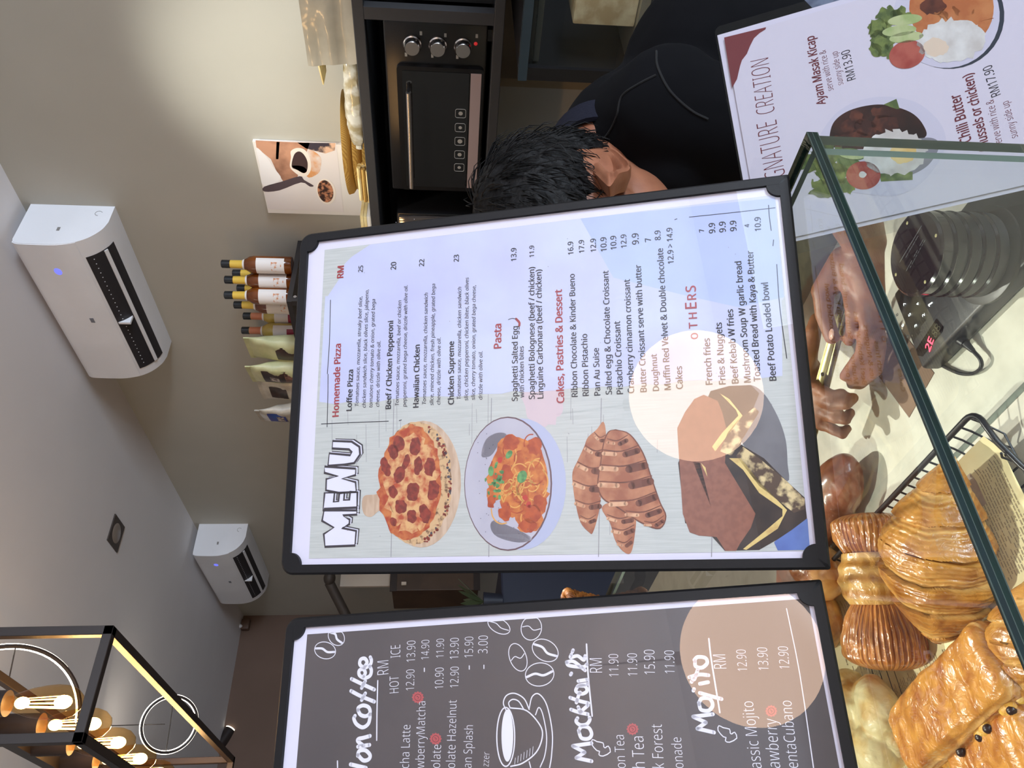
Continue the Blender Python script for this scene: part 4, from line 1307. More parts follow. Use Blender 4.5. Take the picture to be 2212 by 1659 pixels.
# dark bread loaf on the counter behind the tray
A, B = pz(1834, 985, .945), pz(1700, 1290, .945)
M, L = axisM(A, B, CT + .001)
M_loaf = pastry_mat('loaf_crust', rgb(104, 52, 34), rgb(150, 84, 60), rgb(176, 104, 76), nscale=26, bump=.12, bscale=40, rough=.35)
o = blob([('e', (-L * .17, .006, .037), (L * .34, .046, .037)), ('e', (L * .2, 0, .034), (L * .32, .046, .036)), ('e', (-L * .30, .008, .036), (L * .2, .043, .036))], .003, 'bread_loaf', M_loaf, amp=.003, seed=2, scale=22)
o.matrix_world = M
set_crease(o, [max(0, min(1, .1 + .9 * fbm(v.co.x, v.co.y, v.co.z, 18, 3))) for v in o.data.vertices])
tag(o, 'smooth reddish brown loaf lying on the counter behind the wire tray', 'bread')

# ------------------------------------------------------------------ pager charging base, coaster pagers, card, cable
M_dk = mat('pager_plastic', rgb(38, 36, 40), .38, bump=.05, bscale=400)
M_gl = mat('pager_gloss', rgb(34, 16, 20), .12, coat=.5)
M_ring = mat('pager_side', rgb(48, 44, 42), .4)
ctr = pz(1985, 548, 1.018)
fc = pz(1990, 800, .938); fe = pz(2212, 572, .938)
dirY = (Vector((fe.x - fc.x, fe.y - fc.y, 0))).normalized(); dirX = Vector((-dirY.y, dirY.x, 0))
if dirX.x < 0: dirX = -dirX
pgM = frame((fc.x, fc.y, CT), dirX, -dirY, Vector((0, 0, 1)))
root = thing('pager_base', 'black customer pager charging base with lit keypad and red digits', 'pager charger', pgM)
b = MB(); b.box((0, -.30, .001), (.125, 0, .028), bevel=.006, seg=3); b.build('charging_base', M_dk, root)
cl = pgM.inverted() @ Vector((ctr.x, ctr.y, CT + .028))
b = MB(); b.lathe([(.0, 0), (.056, 0), (.056, .004), (.050, .006), (0, .006)], n=48, M=T(cl.x, cl.y, .027)); b.build('coaster_well', M_ring, root)
def fp(x, y):
    p = pz(x, y, CT + .0283); return (p.x, p.y)
PK = Print(fp, 1 / 1750)
PK.z = 1e-4
KEY = mat('key_light', (1, 1, 1, 1), .5, emit=1.6, ecol=(.92, .95, 1, 1))
KEYD = mat('key_dim', rgb(120, 120, 124), .5)
LED = mat('led_red', (1, .05, .08, 1), .5, emit=3.5, ecol=(1, .04, .10, 1))
LEDD = mat('led_off', rgb(64, 60, 40), .3)
WIN = mat('display_window', rgb(16, 10, 10), .08)
PK.poly([(2023, 688), (2038, 706), (2036, 716), (1993, 770), (1983, 768), (1979, 755)], WIN)
PK.z = 1.6e-4
for ch, x, y, dim in (('1', 2012, 655, 0), ('4', 1982, 655, 0), ('7', 1954, 655, 0), ('2', 1995, 679, 0), ('5', 1965, 678, 0), ('8', 1938, 678, 1), ('3', 1978, 702, 0), ('6', 1950, 701, 0), ('9', 1961, 725, 1)):
    PK.text(ch, (x + 3.4, y + 2.6), (x + 3.0 - .6, y - 2.4), KEYD if dim else KEY, weight=.02)
PK.text('2E', (2009, 760), (2018, 735), LED, weight=.015)
PK.text('88', (2021, 731), (2033, 708), LEDD, weight=0)
o = PK.build('keypad_print', root)
o.matrix_local = pgM.inverted() @ T(0, 0, CT + .0283)
# stack of five coaster pagers
zt = CT + .034
for k in range(5):
    root = thing('coaster_pager', 'round black coaster pager with a white printed sticker, topmost of the stack' if k == 4 else 'round black coaster pager in the stack, %s' % ('second from the top', 'third from the top', 'second from the bottom', 'resting on the charging base')[3 - k], 'pager', T(ctr.x, ctr.y, zt), group='coaster pagers stacked on the charger')
    b = MB(); b.lathe([(0, 0), (.0455, 0), (.0475, .002), (.0475, .0125), (.0455, .0148), (0, .0148)], n=56); b.build('pager_body', M_ring if k < 4 else M_gl, root)
    b = MB(); b.lathe([(.0480, .0125), (.0484, .0136), (.0455, .0158), (.044, .0155)], n=56) ; b.build('rim', M_gl, root)
    if k == 4:
        b = MB(); b.lathe([(0, .0149), (.0345, .0149), (.0345, .0154), (0, .0154)], n=48); b.build('sticker', mat('sticker_white', rgb(236, 238, 232), .5), root)
        zs = zt + .0154
        def fs(x, y):
            p = pz(x, y, zs); return (p.x - ctr.x, p.y - ctr.y)
        PS = Print(fs, 1 / 1750); PS.z = 1e-4
        GR = mat('sticker_ink', rgb(96, 100, 104), .6)
        PS.stroke([(1944, 566), (1991, 488)], 1.3, GR, smooth=0)
        rr = random.Random(1)
        for (xa, ya, xb, yb) in ((1957, 556, 1984, 509), (1962, 586, 2000, 516), (1958, 585, 1996, 515)):
            n = 9
            for q in range(n):
                if rr.random() < .85:
                    t0, t1 = q / n, (q + rr.uniform(.5, .85)) / n
                    PS.stroke([(xa + (xb - xa) * t0, ya + (yb - ya) * t0), (xa + (xb - xa) * t1, ya + (yb - ya) * t1)], 1.5, GR, smooth=0)
        po = PS.build('sticker_print', root); po.location = (0, 0, .0154)
        for ang in (-.3, 1.4, 3.0, -1.9):
            b = MB(); b.ell((.040 * math.cos(ang), .040 * math.sin(ang), .0150), (.0024, .0024, .001), u=10, v=6)
            b.build('led_lamp', mat('led_lamp_dim', rgb(190, 180, 130), .2), root)
        b = MB(); b.ell((.0482, .006, .011), (.0018, .003, .002), u=10, v=6); b.build('led_lamp', LED, root)
    zt += .0160
# cable
root = thing('power_cable', 'black power cable looping out of the pager base', 'cable', (0, 0, 0))
pl = [pz(2068, 730, .925), pz(2086, 742, .923), pz(2102, 758, .920)]
b = MB(); b.tube([pl[0], pl[1]], [.0062, .0058], n=14); b.tube([pl[1], pl[2]], [.0048, .0030], n=12); b.build('plug', M_dk, root)
pts = [pl[2], pz(2117, 775, .920), pz(2120, 790, .918), pz(2112, 802, .9155), pz(2095, 808, .914), pz(2072, 806, .914), pz(2050, 797, .914), pz(2036, 790, .914)]
q = [Vector(p) for p in pts]; sm = []
for i in range(len(q) - 1):
    p0, p1_, p2_, p3 = q[max(i - 1, 0)], q[i], q[i + 1], q[min(i + 2, len(q) - 1)]
    for k in range(6):
        t = k / 6
        sm.append(.5 * ((2 * p1_) + (p2_ - p0) * t + (2 * p0 - 5 * p1_ + 4 * p2_ - p3) * t * t + (3 * p1_ - p0 - 3 * p2_ + p3) * t ** 3))
sm.append(q[-1])
b = MB(); b.tube(sm, .0024, n=10); b.build('cord', M_dk, root)
# kraft card under the pager base
b = MB()
cs = [pz(*q_, CT + .0005) for q_ in ((1964, 902), (1878, 785), (1930, 690), (2018, 806))]
A = [b.bm.verts.new((p.x, p.y, CT + .0003)) for p in cs]; B = [b.bm.verts.new((p.x, p.y, CT + .0009)) for p in cs]
b.ring_faces(A, B); b.cap(A, True); b.cap(B)
o = b.build('kraft_card', mat('kraft_card', rgb(132, 102, 80), .7, col2=rgb(120, 92, 72), nscale=30), smooth=False)
tag(o, 'brown kraft card on the counter pointing out from under the pager base', 'card')

# ------------------------------------------------------------------ bread basket standing on the glass top
bc = Vector((0.395, 1.245, GT + .0005))
M_wick = mat('wicker', rgb(172, 108, 40), .45, col2=rgb(120, 66, 22), nscale=40, bump=.2)
root = thing('bread_basket', 'small wicker basket of wrapped breads on the glass top, seen between the two menu boards', 'basket', T(*bc))
b = MB()
RX, RY, HB = .115, .085, .062
def oval(rx, ry, z, amp=0, fr=0, ph=0, n=160):
    return [Vector(((rx + amp * math.sin(fr * 2 * PI * k / n + ph)) * math.cos(2 * PI * k / n), (ry + amp * math.sin(fr * 2 * PI * k / n + ph)) * math.sin(2 * PI * k / n), z)) for k in range(n)]
for j in range(9):
    z = .005 + j * .0066
    b.tube(oval(RX - .012 + j * .0015, RY - .012 + j * .0015, z, .0028, 22, PI * (j % 2)), .0034, n=7, closed=True)
b.build('woven_side', M_wick, root)
b = MB()
for ph in (0, 2.1, 4.2):
    pts = []
    n = 200
    for k in range(n):
        a = 2 * PI * k / n
        tw = 26 * a + ph
        pts.append(Vector(((RX + .0045 * math.cos(tw)) * math.cos(a), (RY + .0045 * math.cos(tw)) * math.sin(a), HB + .0045 * math.sin(tw))))
    b.tube(pts, .0036, n=7, closed=True)
b.build('braided_rim', M_wick, root)
b = MB(); b.prism([(p.x, p.y) for p in oval(RX - .014, RY - .014, 0, n=40)], .0005, .004); b.build('base', M_wick, root)
rr = random.Random(5)
for k in range(4):
    a = k * 1.5
    b, cr = croissant(.13, .027, seed=20 + k, segs=8, nx=70, na=40)
    o = b.build('bread_roll', M_cro, M=T(bc.x + .03 * math.cos(a), bc.y + .02 * math.sin(a), GT + .045 + .022 * k) @ rotz(a * 1.3 + .4) @ Matrix.Rotation(.25, 4, 'Y')); set_crease(o, cr)
    tag(o, ('golden roll lowest in the wicker basket', 'golden roll second from the bottom in the wicker basket', 'golden roll second from the top in the wicker basket', 'golden roll on top in the wicker basket')[k], 'bread', 'rolls in the wicker basket')
M_wrap = clear_mat('clear_wrap', tint=(.97, .96, .95, 1), ior=1.45, rough=.06)
o = blob([('e', (0, 0, .055), (.105, .078, .05)), ('e', (.0, 0, .095), (.085, .062, .06)), ('e', (-.01, 0, .14), (.05, .04, .045))], .005, 'plastic_wrap', M_wrap, amp=.006, seed=7, scale=35)
o.location = (bc.x, bc.y, GT + .008)
tag(o, 'clear crinkled plastic bag over the rolls in the basket', 'bag')

# ------------------------------------------------------------------ air conditioners on the right-hand wall
M_acw = mat('ac_white_plastic', rgb(236, 236, 240), .35, col2=rgb(228, 228, 232), nscale=3)
M_acd = mat('ac_dark_slot', rgb(40, 38, 42), .6)
M_acl = mat('ac_lamp', rgb(120, 130, 255), .4, emit=1.0, ecol=(.16, .18, 1.0, 1))
def aircon(y0, label, lamp=1):
    """local: x along the wall (+Y), y out of the wall (-X), z up"""
    L, H, D = .735, .287, .205
    M = frame((WX, y0, 2.733), (0, 1, 0), (-1, 0, 0), (0, 0, 1))
    # left-handed axes would mirror: use x along -Y instead
    M = frame((WX, y0 + L, 2.733), (0, -1, 0), (-1, 0, 0), (0, 0, 1))
    root = thing('air_conditioner', label, 'air conditioner', M)
    prof = [(0, 0), (.085, 0), (.125, .012), (.165, .042), (.190, .080), (.2, .115), (.205, .16), (.203, .26), (.196, .281), (.185, H), (0, H)]
    # smooth the lower front
    P_ = cat(prof[1:9], 4)
    P_ = [Vector((0, 0))] + P_ + [Vector((.185, H)), Vector((0, H))]
    b = MB()
    b.loft([[Vector((x, p.x, p.y)) for p in P_] for x in (0, .004, L - .004, L)])
    o = b.build('casing', M_acw, root)
    b = MB()
    pf = [p for p in P_ if p.x > .19]
    # front panel, a shell a few millimetres proud of the casing
    front = [Vector((.193, .082)), Vector((.2025, .115)), Vector((.2085, .16)), Vector((.2065, .26)), Vector((.198, .286))]
    front = cat(front, 5)
    back = [Vector((p.x - .012, p.y)) for p in front[::-1]]
    b.loft([[Vector((x, p.x, p.y)) for p in front + back] for x in (.002, L - .002)])
    b.build('front_panel', M_acw, root)
    # outlet: dark recess, louvre flap, vanes
    d = (Vector((.165, .042)) - Vector((.085, 0))).normalized(); nrm = Vector((d.y, -d.x))
    sl = cat([(.100, .004), (.125, .012), (.150, .029), (.172, .051), (.187, .074)], 5)
    b = MB()
    b.loft([[Vector((x, p.x + .0018, p.y - .0018)) for p in sl] + [Vector((x, p.x - .006, p.y + .006)) for p in sl[::-1]] for x in (.045, L - .075)])
    b.build('outlet_slot', M_acd, root)
    b = MB()
    b.loft([[Vector((x, p[0], p[1])) for p in ((.138, .013), (.149, .021), (.147, .025), (.136, .017))] for x in (.048, L - .078)])
    b.build('louvre_flap', M_acw, root)
    b = MB(); x = .07
    while x < L - .09:
        b.box((x, .165, .052), (x + .003, .178, .062)); x += .022
    b.box((L * .43, .150, .026), (L * .43 + .01, .188, .07))
    b.build('vanes', M_acw, root, smooth=False)
    b = MB(); b.ell((L - .125, .2085, .178), (.017, .0012, .013), u=16, v=8); b.build('display_lamp', M_acl, root)
    b = MB(); b.box((L * .5 - .022, .2075, .142), (L * .5 + .002, .2092, .156)); b.build('logo_badge', mat('badge_grey', rgb(120, 122, 132), .4), root, smooth=False)
    b = MB()
    b.box((L - .0005, .118, .150), (L + .0006, .136, .160))
    b.build('end_plug', mat('plug_grey', rgb(130, 126, 124), .6), root, smooth=False)
    b = MB(); b.tube([(L + .0002, .040 + .012 * math.cos(a), .045 + .012 * math.sin(a)) for a in [2 * PI * k / 18 for k in range(13)]], .001, n=5)
    b.build('knockout_mark', mat('plug_grey', rgb(130, 126, 124), .6), root)
    return root
aircon(1.868, 'white wall air conditioner nearer the camera, with blue display lamp')
aircon(4.290, 'smaller looking white air conditioner far along the wall near the corner')

# recessed ceiling downlight, unlit
c = pz(249, 1152, CEIL)
root = thing('downlight', 'small square unlit recessed downlight in the ceiling', 'light', T(c.x, c.y, CEIL))
b = MB(); b.box((-.065, -.065, -.006), (.065, .065, -.0005)); b.build('frame', mat('downlight_frame', rgb(66, 58, 54), .5), root, smooth=False)
b = MB(); b.lathe([(0, -.0075), (.042, -.0075), (.046, -.006), (0, -.006)], n=28); b.build('lens', mat('downlight_lens', rgb(140, 128, 118), .3), root)
# small sensor in the far corner
c = py(532, 1352, FARY)
root = thing('security_sensor', 'tiny white and brown security sensor high in the far corner', 'sensor', T(c.x, c.y, c.z))
b = MB(); b.box((-.04, -.05, -.03), (.04, 0, .03), bevel=.008); b.build('housing', mat('sensor_brown', rgb(96, 74, 62), .5), root)
b = MB(); b.ell((-.02, -.05, .045), (.018, .018, .03)); b.build('sensor_eye', M_acw, root)

# ------------------------------------------------------------------ cage pendant with amber bulbs
M_cage = mat('cage_black_metal', rgb(42, 34, 32), .45)
CX0, CX1, CY0, CY1, CZ0, CZ1 = .349, .532, 1.440, 2.488, 2.160, 2.460
root = thing('cage_pendant', 'black rectangular cage pendant lamp holding a row of amber bulbs', 'pendant lamp', (0, 0, 0))
bw = .0085
def bar(p, q):
    b = MB(); lo = [min(p[i], q[i]) - bw for i in range(3)]; hi = [max(p[i], q[i]) + bw for i in range(3)]
    b.box(lo, hi, bevel=.001, seg=1); b.build('cage_bar', M_cage, root, smooth=False)
for z in (CZ0, CZ1):
    bar((CX0, CY0, z), (CX1, CY0, z)); bar((CX0, CY1, z), (CX1, CY1, z)); bar((CX0, CY0, z), (CX0, CY1, z)); bar((CX1, CY0, z), (CX1, CY1, z))
for x in (CX0, CX1):
    for y in (CY0, CY1): bar((x, y, CZ0), (x, y, CZ1))
b = MB(); b.box((.425, CY0, CZ1 - .022), (.467, CY1, CZ1 + .006)); b.build('lamp_rail', M_cage, root, smooth=False)
for y in (1.62, 2.30):
    b = MB(); b.cyl((.446, y, CZ1), (.446, y, CEIL), .006, n=10); b.build('hanging_rod', M_cage, root)
M_amb = clear_mat('amber_bulb_glass', tint=(1.0, .80, .52, 1), ior=1.45)
M_fil = mat('bulb_filament', (1, .7, .35, 1), .5, emit=16, ecol=(1.0, .55, .17, 1))
M_glow = mat('bulb_core', (1, .8, .5, 1), .5, emit=24, ecol=(1.0, .66, .28, 1))
prof = [(.013, 0), (.0135, -.012), (.019, -.024), (.026, -.046), (.0305, -.072), (.032, -.092), (.030, -.110), (.024, -.126), (.013, -.137), (.003, -.140)]
first = None
for i in range(6):
    y = 1.571 + i * .158
    if i == 0:
        bulb = thing('light_bulb', 'amber filament bulb nearest the camera in the black cage pendant', 'bulb', T(.446, y, 2.368), group='amber bulbs in the cage pendant')
        b = MB(); b.cyl((0, 0, .072), (0, 0, -.004), .0235, n=24); b.build('lamp_holder', M_cage, bulb)
        b = MB(); b.lathe(prof, n=32); b.build('glass_envelope', M_amb, bulb)
        b = MB()
        for k in range(9):
            a = 2 * PI * k / 9
            b.tube([(.008 * math.cos(a), .008 * math.sin(a), -.030), (.0115 * math.cos(a), .0115 * math.sin(a), -.100)], .0007, n=5)
        b.build('filament', M_fil, bulb)
        b = MB(); b.ell((0, 0, -.104), (.0125, .0125, .016), u=16, v=10); b.ell((0, 0, -.030), (.011, .011, .013), u=16, v=10); b.build('glowing_core', M_glow, bulb)
        o = bulb
    else:
        o = copy_tree(bulb)
        o.location = (.446, y, 2.368)
        o['label'] = 'amber filament bulb, %s from the camera in the cage pendant' % ('second', 'third', 'fourth', 'fifth', 'farthest')[i - 1]
    lt = add_light('bulb_light', 'POINT', (.446, y, 2.26), 2.2, (1.0, .72, .44), shadow_soft_size=.03)

# ring lamps further back
M_led = mat('ring_led', (1, 1, 1, 1), .5, emit=9, ecol=(1.0, .90, .74, 1))
def ring_lamp(c, R_, n_, label, rod):
    q = n_.to_track_quat('Z', 'Y').to_matrix().to_4x4()
    root = thing('ring_lamp', label, 'pendant lamp', T(*c) @ q)
    b = MB(); b.tube([(R_ * math.cos(2 * PI * k / 64), R_ * math.sin(2 * PI * k / 64), 0) for k in range(64)], .0085, n=10, closed=True); b.build('led_tube', M_led, root)
    b = MB(); b.tube([(R_ * 1.0 * math.cos(2 * PI * k / 64), R_ * 1.0 * math.sin(2 * PI * k / 64), .011) for k in range(64)], .006, n=8, closed=True); b.build('backing_ring', M_cage, root)
    top = Vector((c[0], c[1], CEIL)); inv = root.matrix_world.inverted()
    b = MB(); b.tube([inv @ top, inv @ (Vector(c) + Vector((0, 0, .02)))], .002, n=6); b.tube([(R_, 0, .01), (0, 0, .02 * 1.0), (-R_, 0, .01)], .002, n=6); b.build('suspension_wire', M_cage, root)
    return root
c1 = pd(-4, 1562, 2.15); c2 = pd(366, 1564, 3.5)
vd = (CAM - c1).normalized()
ring_lamp(tuple(c1), .205, (vd + Vector((0, 0, -.25))).normalized(), 'glowing white ring pendant close behind the first amber bulb', 0)
vd2 = (CAM - c2).normalized()
ring_lamp((c2.x, c2.y, min(c2.z, CEIL - .12)), .118, (vd2 + Vector((0, 0, -.2))).normalized(), 'far glowing white ring pendant behind the cage lamp', 0)
# track spotlight far away
c = pd(497, 1578, 5.3)
root = thing('track_spotlight', 'black track spotlight lit at the far end of the room', 'spotlight', T(*c))
dv = Vector((.75, .25, -.35)).normalized()
b = MB(); b.cyl(Vector((0, 0, 0)) - dv * .16, Vector((0, 0, 0)), .038, .042, n=20); b.build('spot_head', M_cage, root)
b = MB(); b.cyl(dv * .0005, dv * .008, .041, n=20); b.build('lens', mat('spot_lens', (1, 1, 1, 1), .5, emit=3.0, ecol=(1, .93, .74, 1)), root)
b = MB(); b.tube([-dv * .10, -dv * .10 + Vector((0, 0, CEIL - c.z))], .012, n=8); b.build('stem', M_cage, root)

# ------------------------------------------------------------------ globe lamps behind the camera (seen mirrored in the menu covers)
M_globe = mat('globe_glow', (1, .9, .8, 1), .5, emit=13, ecol=(1.0, .66, .45, 1))
for (c, r, lab) in (((-.20, -2.33, 2.32), .30, 'large warm globe pendant behind the camera'),):
    root = thing('globe_lamp', lab, 'pendant lamp', T(*c))
    b = MB(); b.ell((0, 0, 0), (r, r, r), u=40, v=24); b.build('globe_shade', M_globe, root)
    b = MB(); b.cyl((0, 0, r - .005), (0, 0, r + .05), .03, n=16); b.cyl((0, 0, r + .05), (0, 0, CEIL - c[2]), .004, n=8); b.build('cord', M_cage, root)

# ------------------------------------------------------------------ wall shelf with syrup bottles and coffee bags
SZ = 2.112; SXF = 1.915
M_shelf = mat('shelf_black_metal', rgb(44, 42, 44), .45)
root = thing('wall_shelf', 'black metal wall shelf carrying syrup bottles and coffee bags', 'shelf', (0, 0, 0))
b = MB(); b.box((SXF, 2.005, SZ - .018), (WX - .001, 3.45, SZ), bevel=.001); b.build('shelf_board', M_shelf, root, smooth=False)
for y in (2.003, 3.425):
    b = MB()
    b.box((SXF, y, SZ - .19), (SXF + .022, y + .022, SZ - .018)); b.box((WX - .024, y, SZ - .19), (WX - .001, y + .022, SZ - .018)); b.box((SXF + .022, y, SZ - .19), (WX - .024, y + .022, SZ - .168))
    b.build('bracket_frame', M_shelf, root, smooth=False)
b = MB(); b.box((SXF, 2.025, SZ - .19), (SXF + .022, 3.425, SZ - .168)); b.build('lower_rail', M_shelf, root, smooth=False)
for x in (SXF + .02, WX - .03):
    b = MB(); b.cyl((x, 2.0035, SZ - .028), (x, 1.9995, SZ - .028), .006, n=12); b.build('bolt', mat('bolt_steel', rgb(170, 170, 172), .3, metal=.8), root)
M_syr = mat('syrup_amber', rgb(120, 62, 14), .08, col2=rgb(86, 40, 10), nscale=12, coat=.6)
M_syc = mat('syrup_clear', rgb(206, 182, 96), .06, col2=rgb(186, 160, 76), nscale=12, coat=.6)
M_cap = mat('cap_black', rgb(30, 34, 38), .25)
M_ny = mat('neck_yellow', rgb(224, 186, 76), .4)
M_no = mat('neck_orange', rgb(206, 128, 92), .4)
M_lb = mat('label_white', rgb(232, 226, 222), .5)
M_lo = mat('label_print', rgb(206, 138, 92), .5, col2=rgb(232, 226, 222), nscale=60, lo=.45, hi=.55)
M_lr = mat('label_emblem', rgb(150, 40, 66), .5)
def bottle(x, y, kind, label, rot=0.0):
    root = thing('syrup_bottle', label, 'bottle', T(x, y, SZ + .0005) @ rotz(rot), group='syrup bottles on the wall shelf')
    h = .252
    pr = [(0, 0), (.030, 0), (.0325, .004), (.0325, .135), (.030, .150), (.018, .170), (.0135, .180), (.0128, .222), (0, .222)]
    b = MB(); b.lathe(pr, n=30); b.build('glass_body', M_syr if kind == 'y' else M_syc, root)
    b = MB(); b.lathe([(.0150, .222), (.0150, .250), (.013, h), (0, h)], n=22); b.build('cap', M_cap, root)
    b = MB(); b.lathe([(.0195, .1695), (.0150, .180), (.0143, .2205), (.0125, .2205)], n=24); b.build('neck_sleeve', M_ny if kind == 'y' else M_no, root)
    b = MB(); b.lathe([(.0188, .1712), (.0205, .1685), (.0170, .176)], n=24); b.build('neck_band', M_lb, root)
    # wrapped label, camera-facing half
    b = MB()
    A_, B_ = [], []
    for k in range(17):
        a = PI + .55 + (-1.0 + 2.0 * k / 16) * 1.05
        A_.append(Vector((.0329 * math.cos(a), .0329 * math.sin(a), .024))); B_.append(Vector((.0329 * math.cos(a), .0329 * math.sin(a), .124)))
    va = [b.bm.verts.new(p) for p in A_]; vb = [b.bm.verts.new(p) for p in B_]
    for k in range(16): b.bm.faces.new((va[k], va[k + 1], vb[k + 1], vb[k]))
    lb = b.build('label', M_lb, root)
    b = MB()
    for (z0, z1, k0, k1, mi) in ((.034, .070, 4, 13, 0),):
        vs = []
        for k in range(k0, k1):
            a = PI + .55 + (-1.0 + 2.0 * k / 16) * 1.05
            vs.append([b.bm.verts.new((.0333 * math.cos(a), .0333 * math.sin(a), z)) for z in (z0, z1)])
        for p, q in zip(vs[:-1], vs[1:]): b.bm.faces.new((p[0], q[0], q[1], p[1]))
    b.build('label_print', M_lo if kind == 'y' else M_lr, lb)
    return root
ordn = ['nearest the camera end of the shelf', 'second from the camera end', 'third from the camera end', 'fourth from the camera end']
for i, (xc, yc) in enumerate(((484, 570), (482, 604), (474, 637), (484, 658))):
    X = (2.09, 2.075, 2.03, 2.09)[i]
    p = px(xc, yc, X)
    bottle(X, p.y, 'y', 'amber syrup bottle with yellow neck, %s' % ordn[i])
for i, (xc, yc) in enumerate(((494, 682), (484, 713))):
    X = (2.15, 2.09)[i]
    p = px(xc, yc, X)
    bottle(X, p.y, 'o', ('clear yellow syrup bottle with orange neck, beside the amber bottles', 'clear yellow syrup bottle with orange neck, next to the coffee bags')[i])
for i, (xc, yc) in enumerate(((489, 590), (491, 622))):
    p = px(xc, yc, 2.17)
    bottle(2.17, p.y, 'y', ('amber syrup bottle in the back row, right end', 'amber syrup bottle in the back row, left end')[i])
def bag(yc, w_, h_, d_, x, mats, label, lean=0.0, art=None, rot=0.0):
    """pillow bag: local x along -Y, y towards the room, z up"""
    root = thing('coffee_bag', label, 'bag', frame((x, yc, SZ + .001), (0, -1, 0), (-1, 0, 0), (0, 0, 1)) @ rotz(rot), group='coffee bags on the wall shelf')
    b = MB(); rings = []
    n = 16
    for i in range(n + 1):
        t = i / n
        dd = d_ * (1 - t ** 2.2) * .5 + .003
        ww = w_ / 2 * (1 - .06 * math.sin(PI * t)) * (.92 + .08 * t)
        ring = []
        for k in range(40):
            a = 2 * PI * k / 40
            ca, sa = math.cos(a), math.sin(a)
            xx = ww * abs(ca) ** .5 * (1 if ca > 0 else -1); yy = dd * abs(sa) ** .8 * (1 if sa > 0 else -1)
            j = noise.noise(Vector((xx * 22, t * 5, yy * 30 + yc))) * .006
            ring.append(Vector((xx, yy + j + lean * t + d_ / 2, t * h_)))
        rings.append(ring)
    b.loft(rings); b.build('pouch', mats[0], root)
    b = MB(); b.box((-w_ / 2 * .97, lean + d_ / 2 - .003, h_ - .004), (w_ / 2 * .97, lean + d_ / 2 + .003, h_ + .016)); b.build('top_seal', mats[0], root, smooth=False)
    if art:
        for (m_, x0, x1, z0, z1, nm) in art:
            b = MB(); nn = 10; V = []
            for i in range(nn + 1):
                t = z0 + (z1 - z0) * i / nn
                dd = d_ * (1 - t ** 2.2) * .5 + .003
                row = []
                for k in range(9):
                    u = x0 + (x1 - x0) * k / 8
                    ww = w_ / 2 * .93
                    e = max(0, 1 - min(1, abs(u)) ** 2) ** .4
                    j = noise.noise(Vector((u * ww * 22, t * 5, dd * e * 30 + yc))) * .006
                    row.append(b.bm.verts.new((u * ww, dd * e + j * .5 + lean * t + d_ / 2 + .0032, t * h_)))
                V.append(row)
            for i in range(nn):
                for k in range(8): b.bm.faces.new((V[i][k], V[i][k + 1], V[i + 1][k + 1], V[i + 1][k]))
            b.build(nm, m_, root)
    return root
M_bg = mat('bag_pale_green', rgb(206, 206, 160), .35, col2=rgb(186, 188, 140), nscale=14, coat=.3)
M_bs = mat('bag_silver', rgb(206, 200, 186), .3, col2=rgb(176, 170, 158), nscale=14, coat=.3)
M_bk = mat('bag_label_dark', rgb(44, 32, 30), .35, col2=rgb(66, 44, 38), nscale=30)
M_bb = mat('bag_label_blue', rgb(46, 84, 168), .35, col2=rgb(70, 66, 150), nscale=16)
M_bc = mat('bag_label_bronze', rgb(150, 108, 92), .35, col2=rgb(96, 62, 52), nscale=40)
M_bw = mat('bag_print_pale', rgb(204, 196, 188), .4, col2=rgb(120, 108, 104), nscale=90, lo=.45, hi=.55)
bag(2.37, .15, .205, .075, 2.05, (M_bg, ), 'pale green foil coffee bag squeezed against the clear bottles', art=[(M_bk, -.5, .7, .12, .5, 'label')], rot=.15)
bag(2.48, .15, .215, .075, 2.03, (M_bg, ), 'pale green coffee bag with a large dark label and bronze picture', lean=.02, art=[(M_bk, -.72, .78, .10, .80, 'label'), (M_bc, -.3, .74, .13, .38, 'bean_picture'), (M_bw, -.4, .2, .50, .72, 'label_text')], rot=.25)
bag(2.64, .15, .205, .07, 2.06, (M_bs, ), 'silver white coffee bag showing a dark blue side, middle of the bags', lean=.015, art=[(M_bk, -.6, .6, .5, .85, 'label')], rot=.1)
bag(2.745, .15, .225, .07, 2.02, (M_bs, ), 'silver coffee bag with a bright blue label, leftmost of the bags', lean=.03, art=[(M_bb, -.72, .76, .52, .86, 'label'), (M_bw, -.45, .4, .56, .70, 'label_text'), (M_bc, -.3, .45, .14, .40, 'swirl_emblem')], rot=.3)

# ------------------------------------------------------------------ coffee picture on the wall
pM = frame((WX - .0005, 1.864, 1.80), (0, -1, 0), (0, 0, 1), (-1, 0, 0))
root = thing('coffee_picture', 'frameless coffee photo print on the wall showing an espresso cup and beans', 'picture', pM)
PWd, PHt = .300, .395
b = MB(); b.box((0, 0, 0), (PWd, PHt, .014)); b.build('canvas_panel', mat('canvas_white', rgb(238, 232, 226), .6), root, smooth=False)
_ip = pM.inverted()
def fpic(x, y):
    p = _ip @ px(x, y, WX - .0146)
    return (p.x, p.y)
PP = Print(fpic, .30 / 155); 
kq = 7.373
cp = lambda a, b_: (520 + a / kq, 280 + b_ / kq)
w_ = lambda n, *c_: mat('pic_' + n, rgb(*c_), .6)
PP.z = 1e-4
PP.poly([cp(235, 165), cp(1520, 215), cp(1640, 1310), cp(430, 1262)], w_('cloth', 236, 228, 226))
PP.z = 1.6e-4
PP.poly([cp(235, 170), cp(700, 195), cp(1100, 210), cp(1060, 330), cp(900, 760), cp(700, 860), cp(560, 640), cp(480, 470), cp(250, 280)], mat('pic_brown', rgb(206, 152, 122), .6, col2=rgb(150, 104, 82), nscale=9), smooth=0)
PP.poly([cp(570, 195), cp(620, 195), cp(600, 470), cp(560, 470)], w_('line', 104, 84, 92))
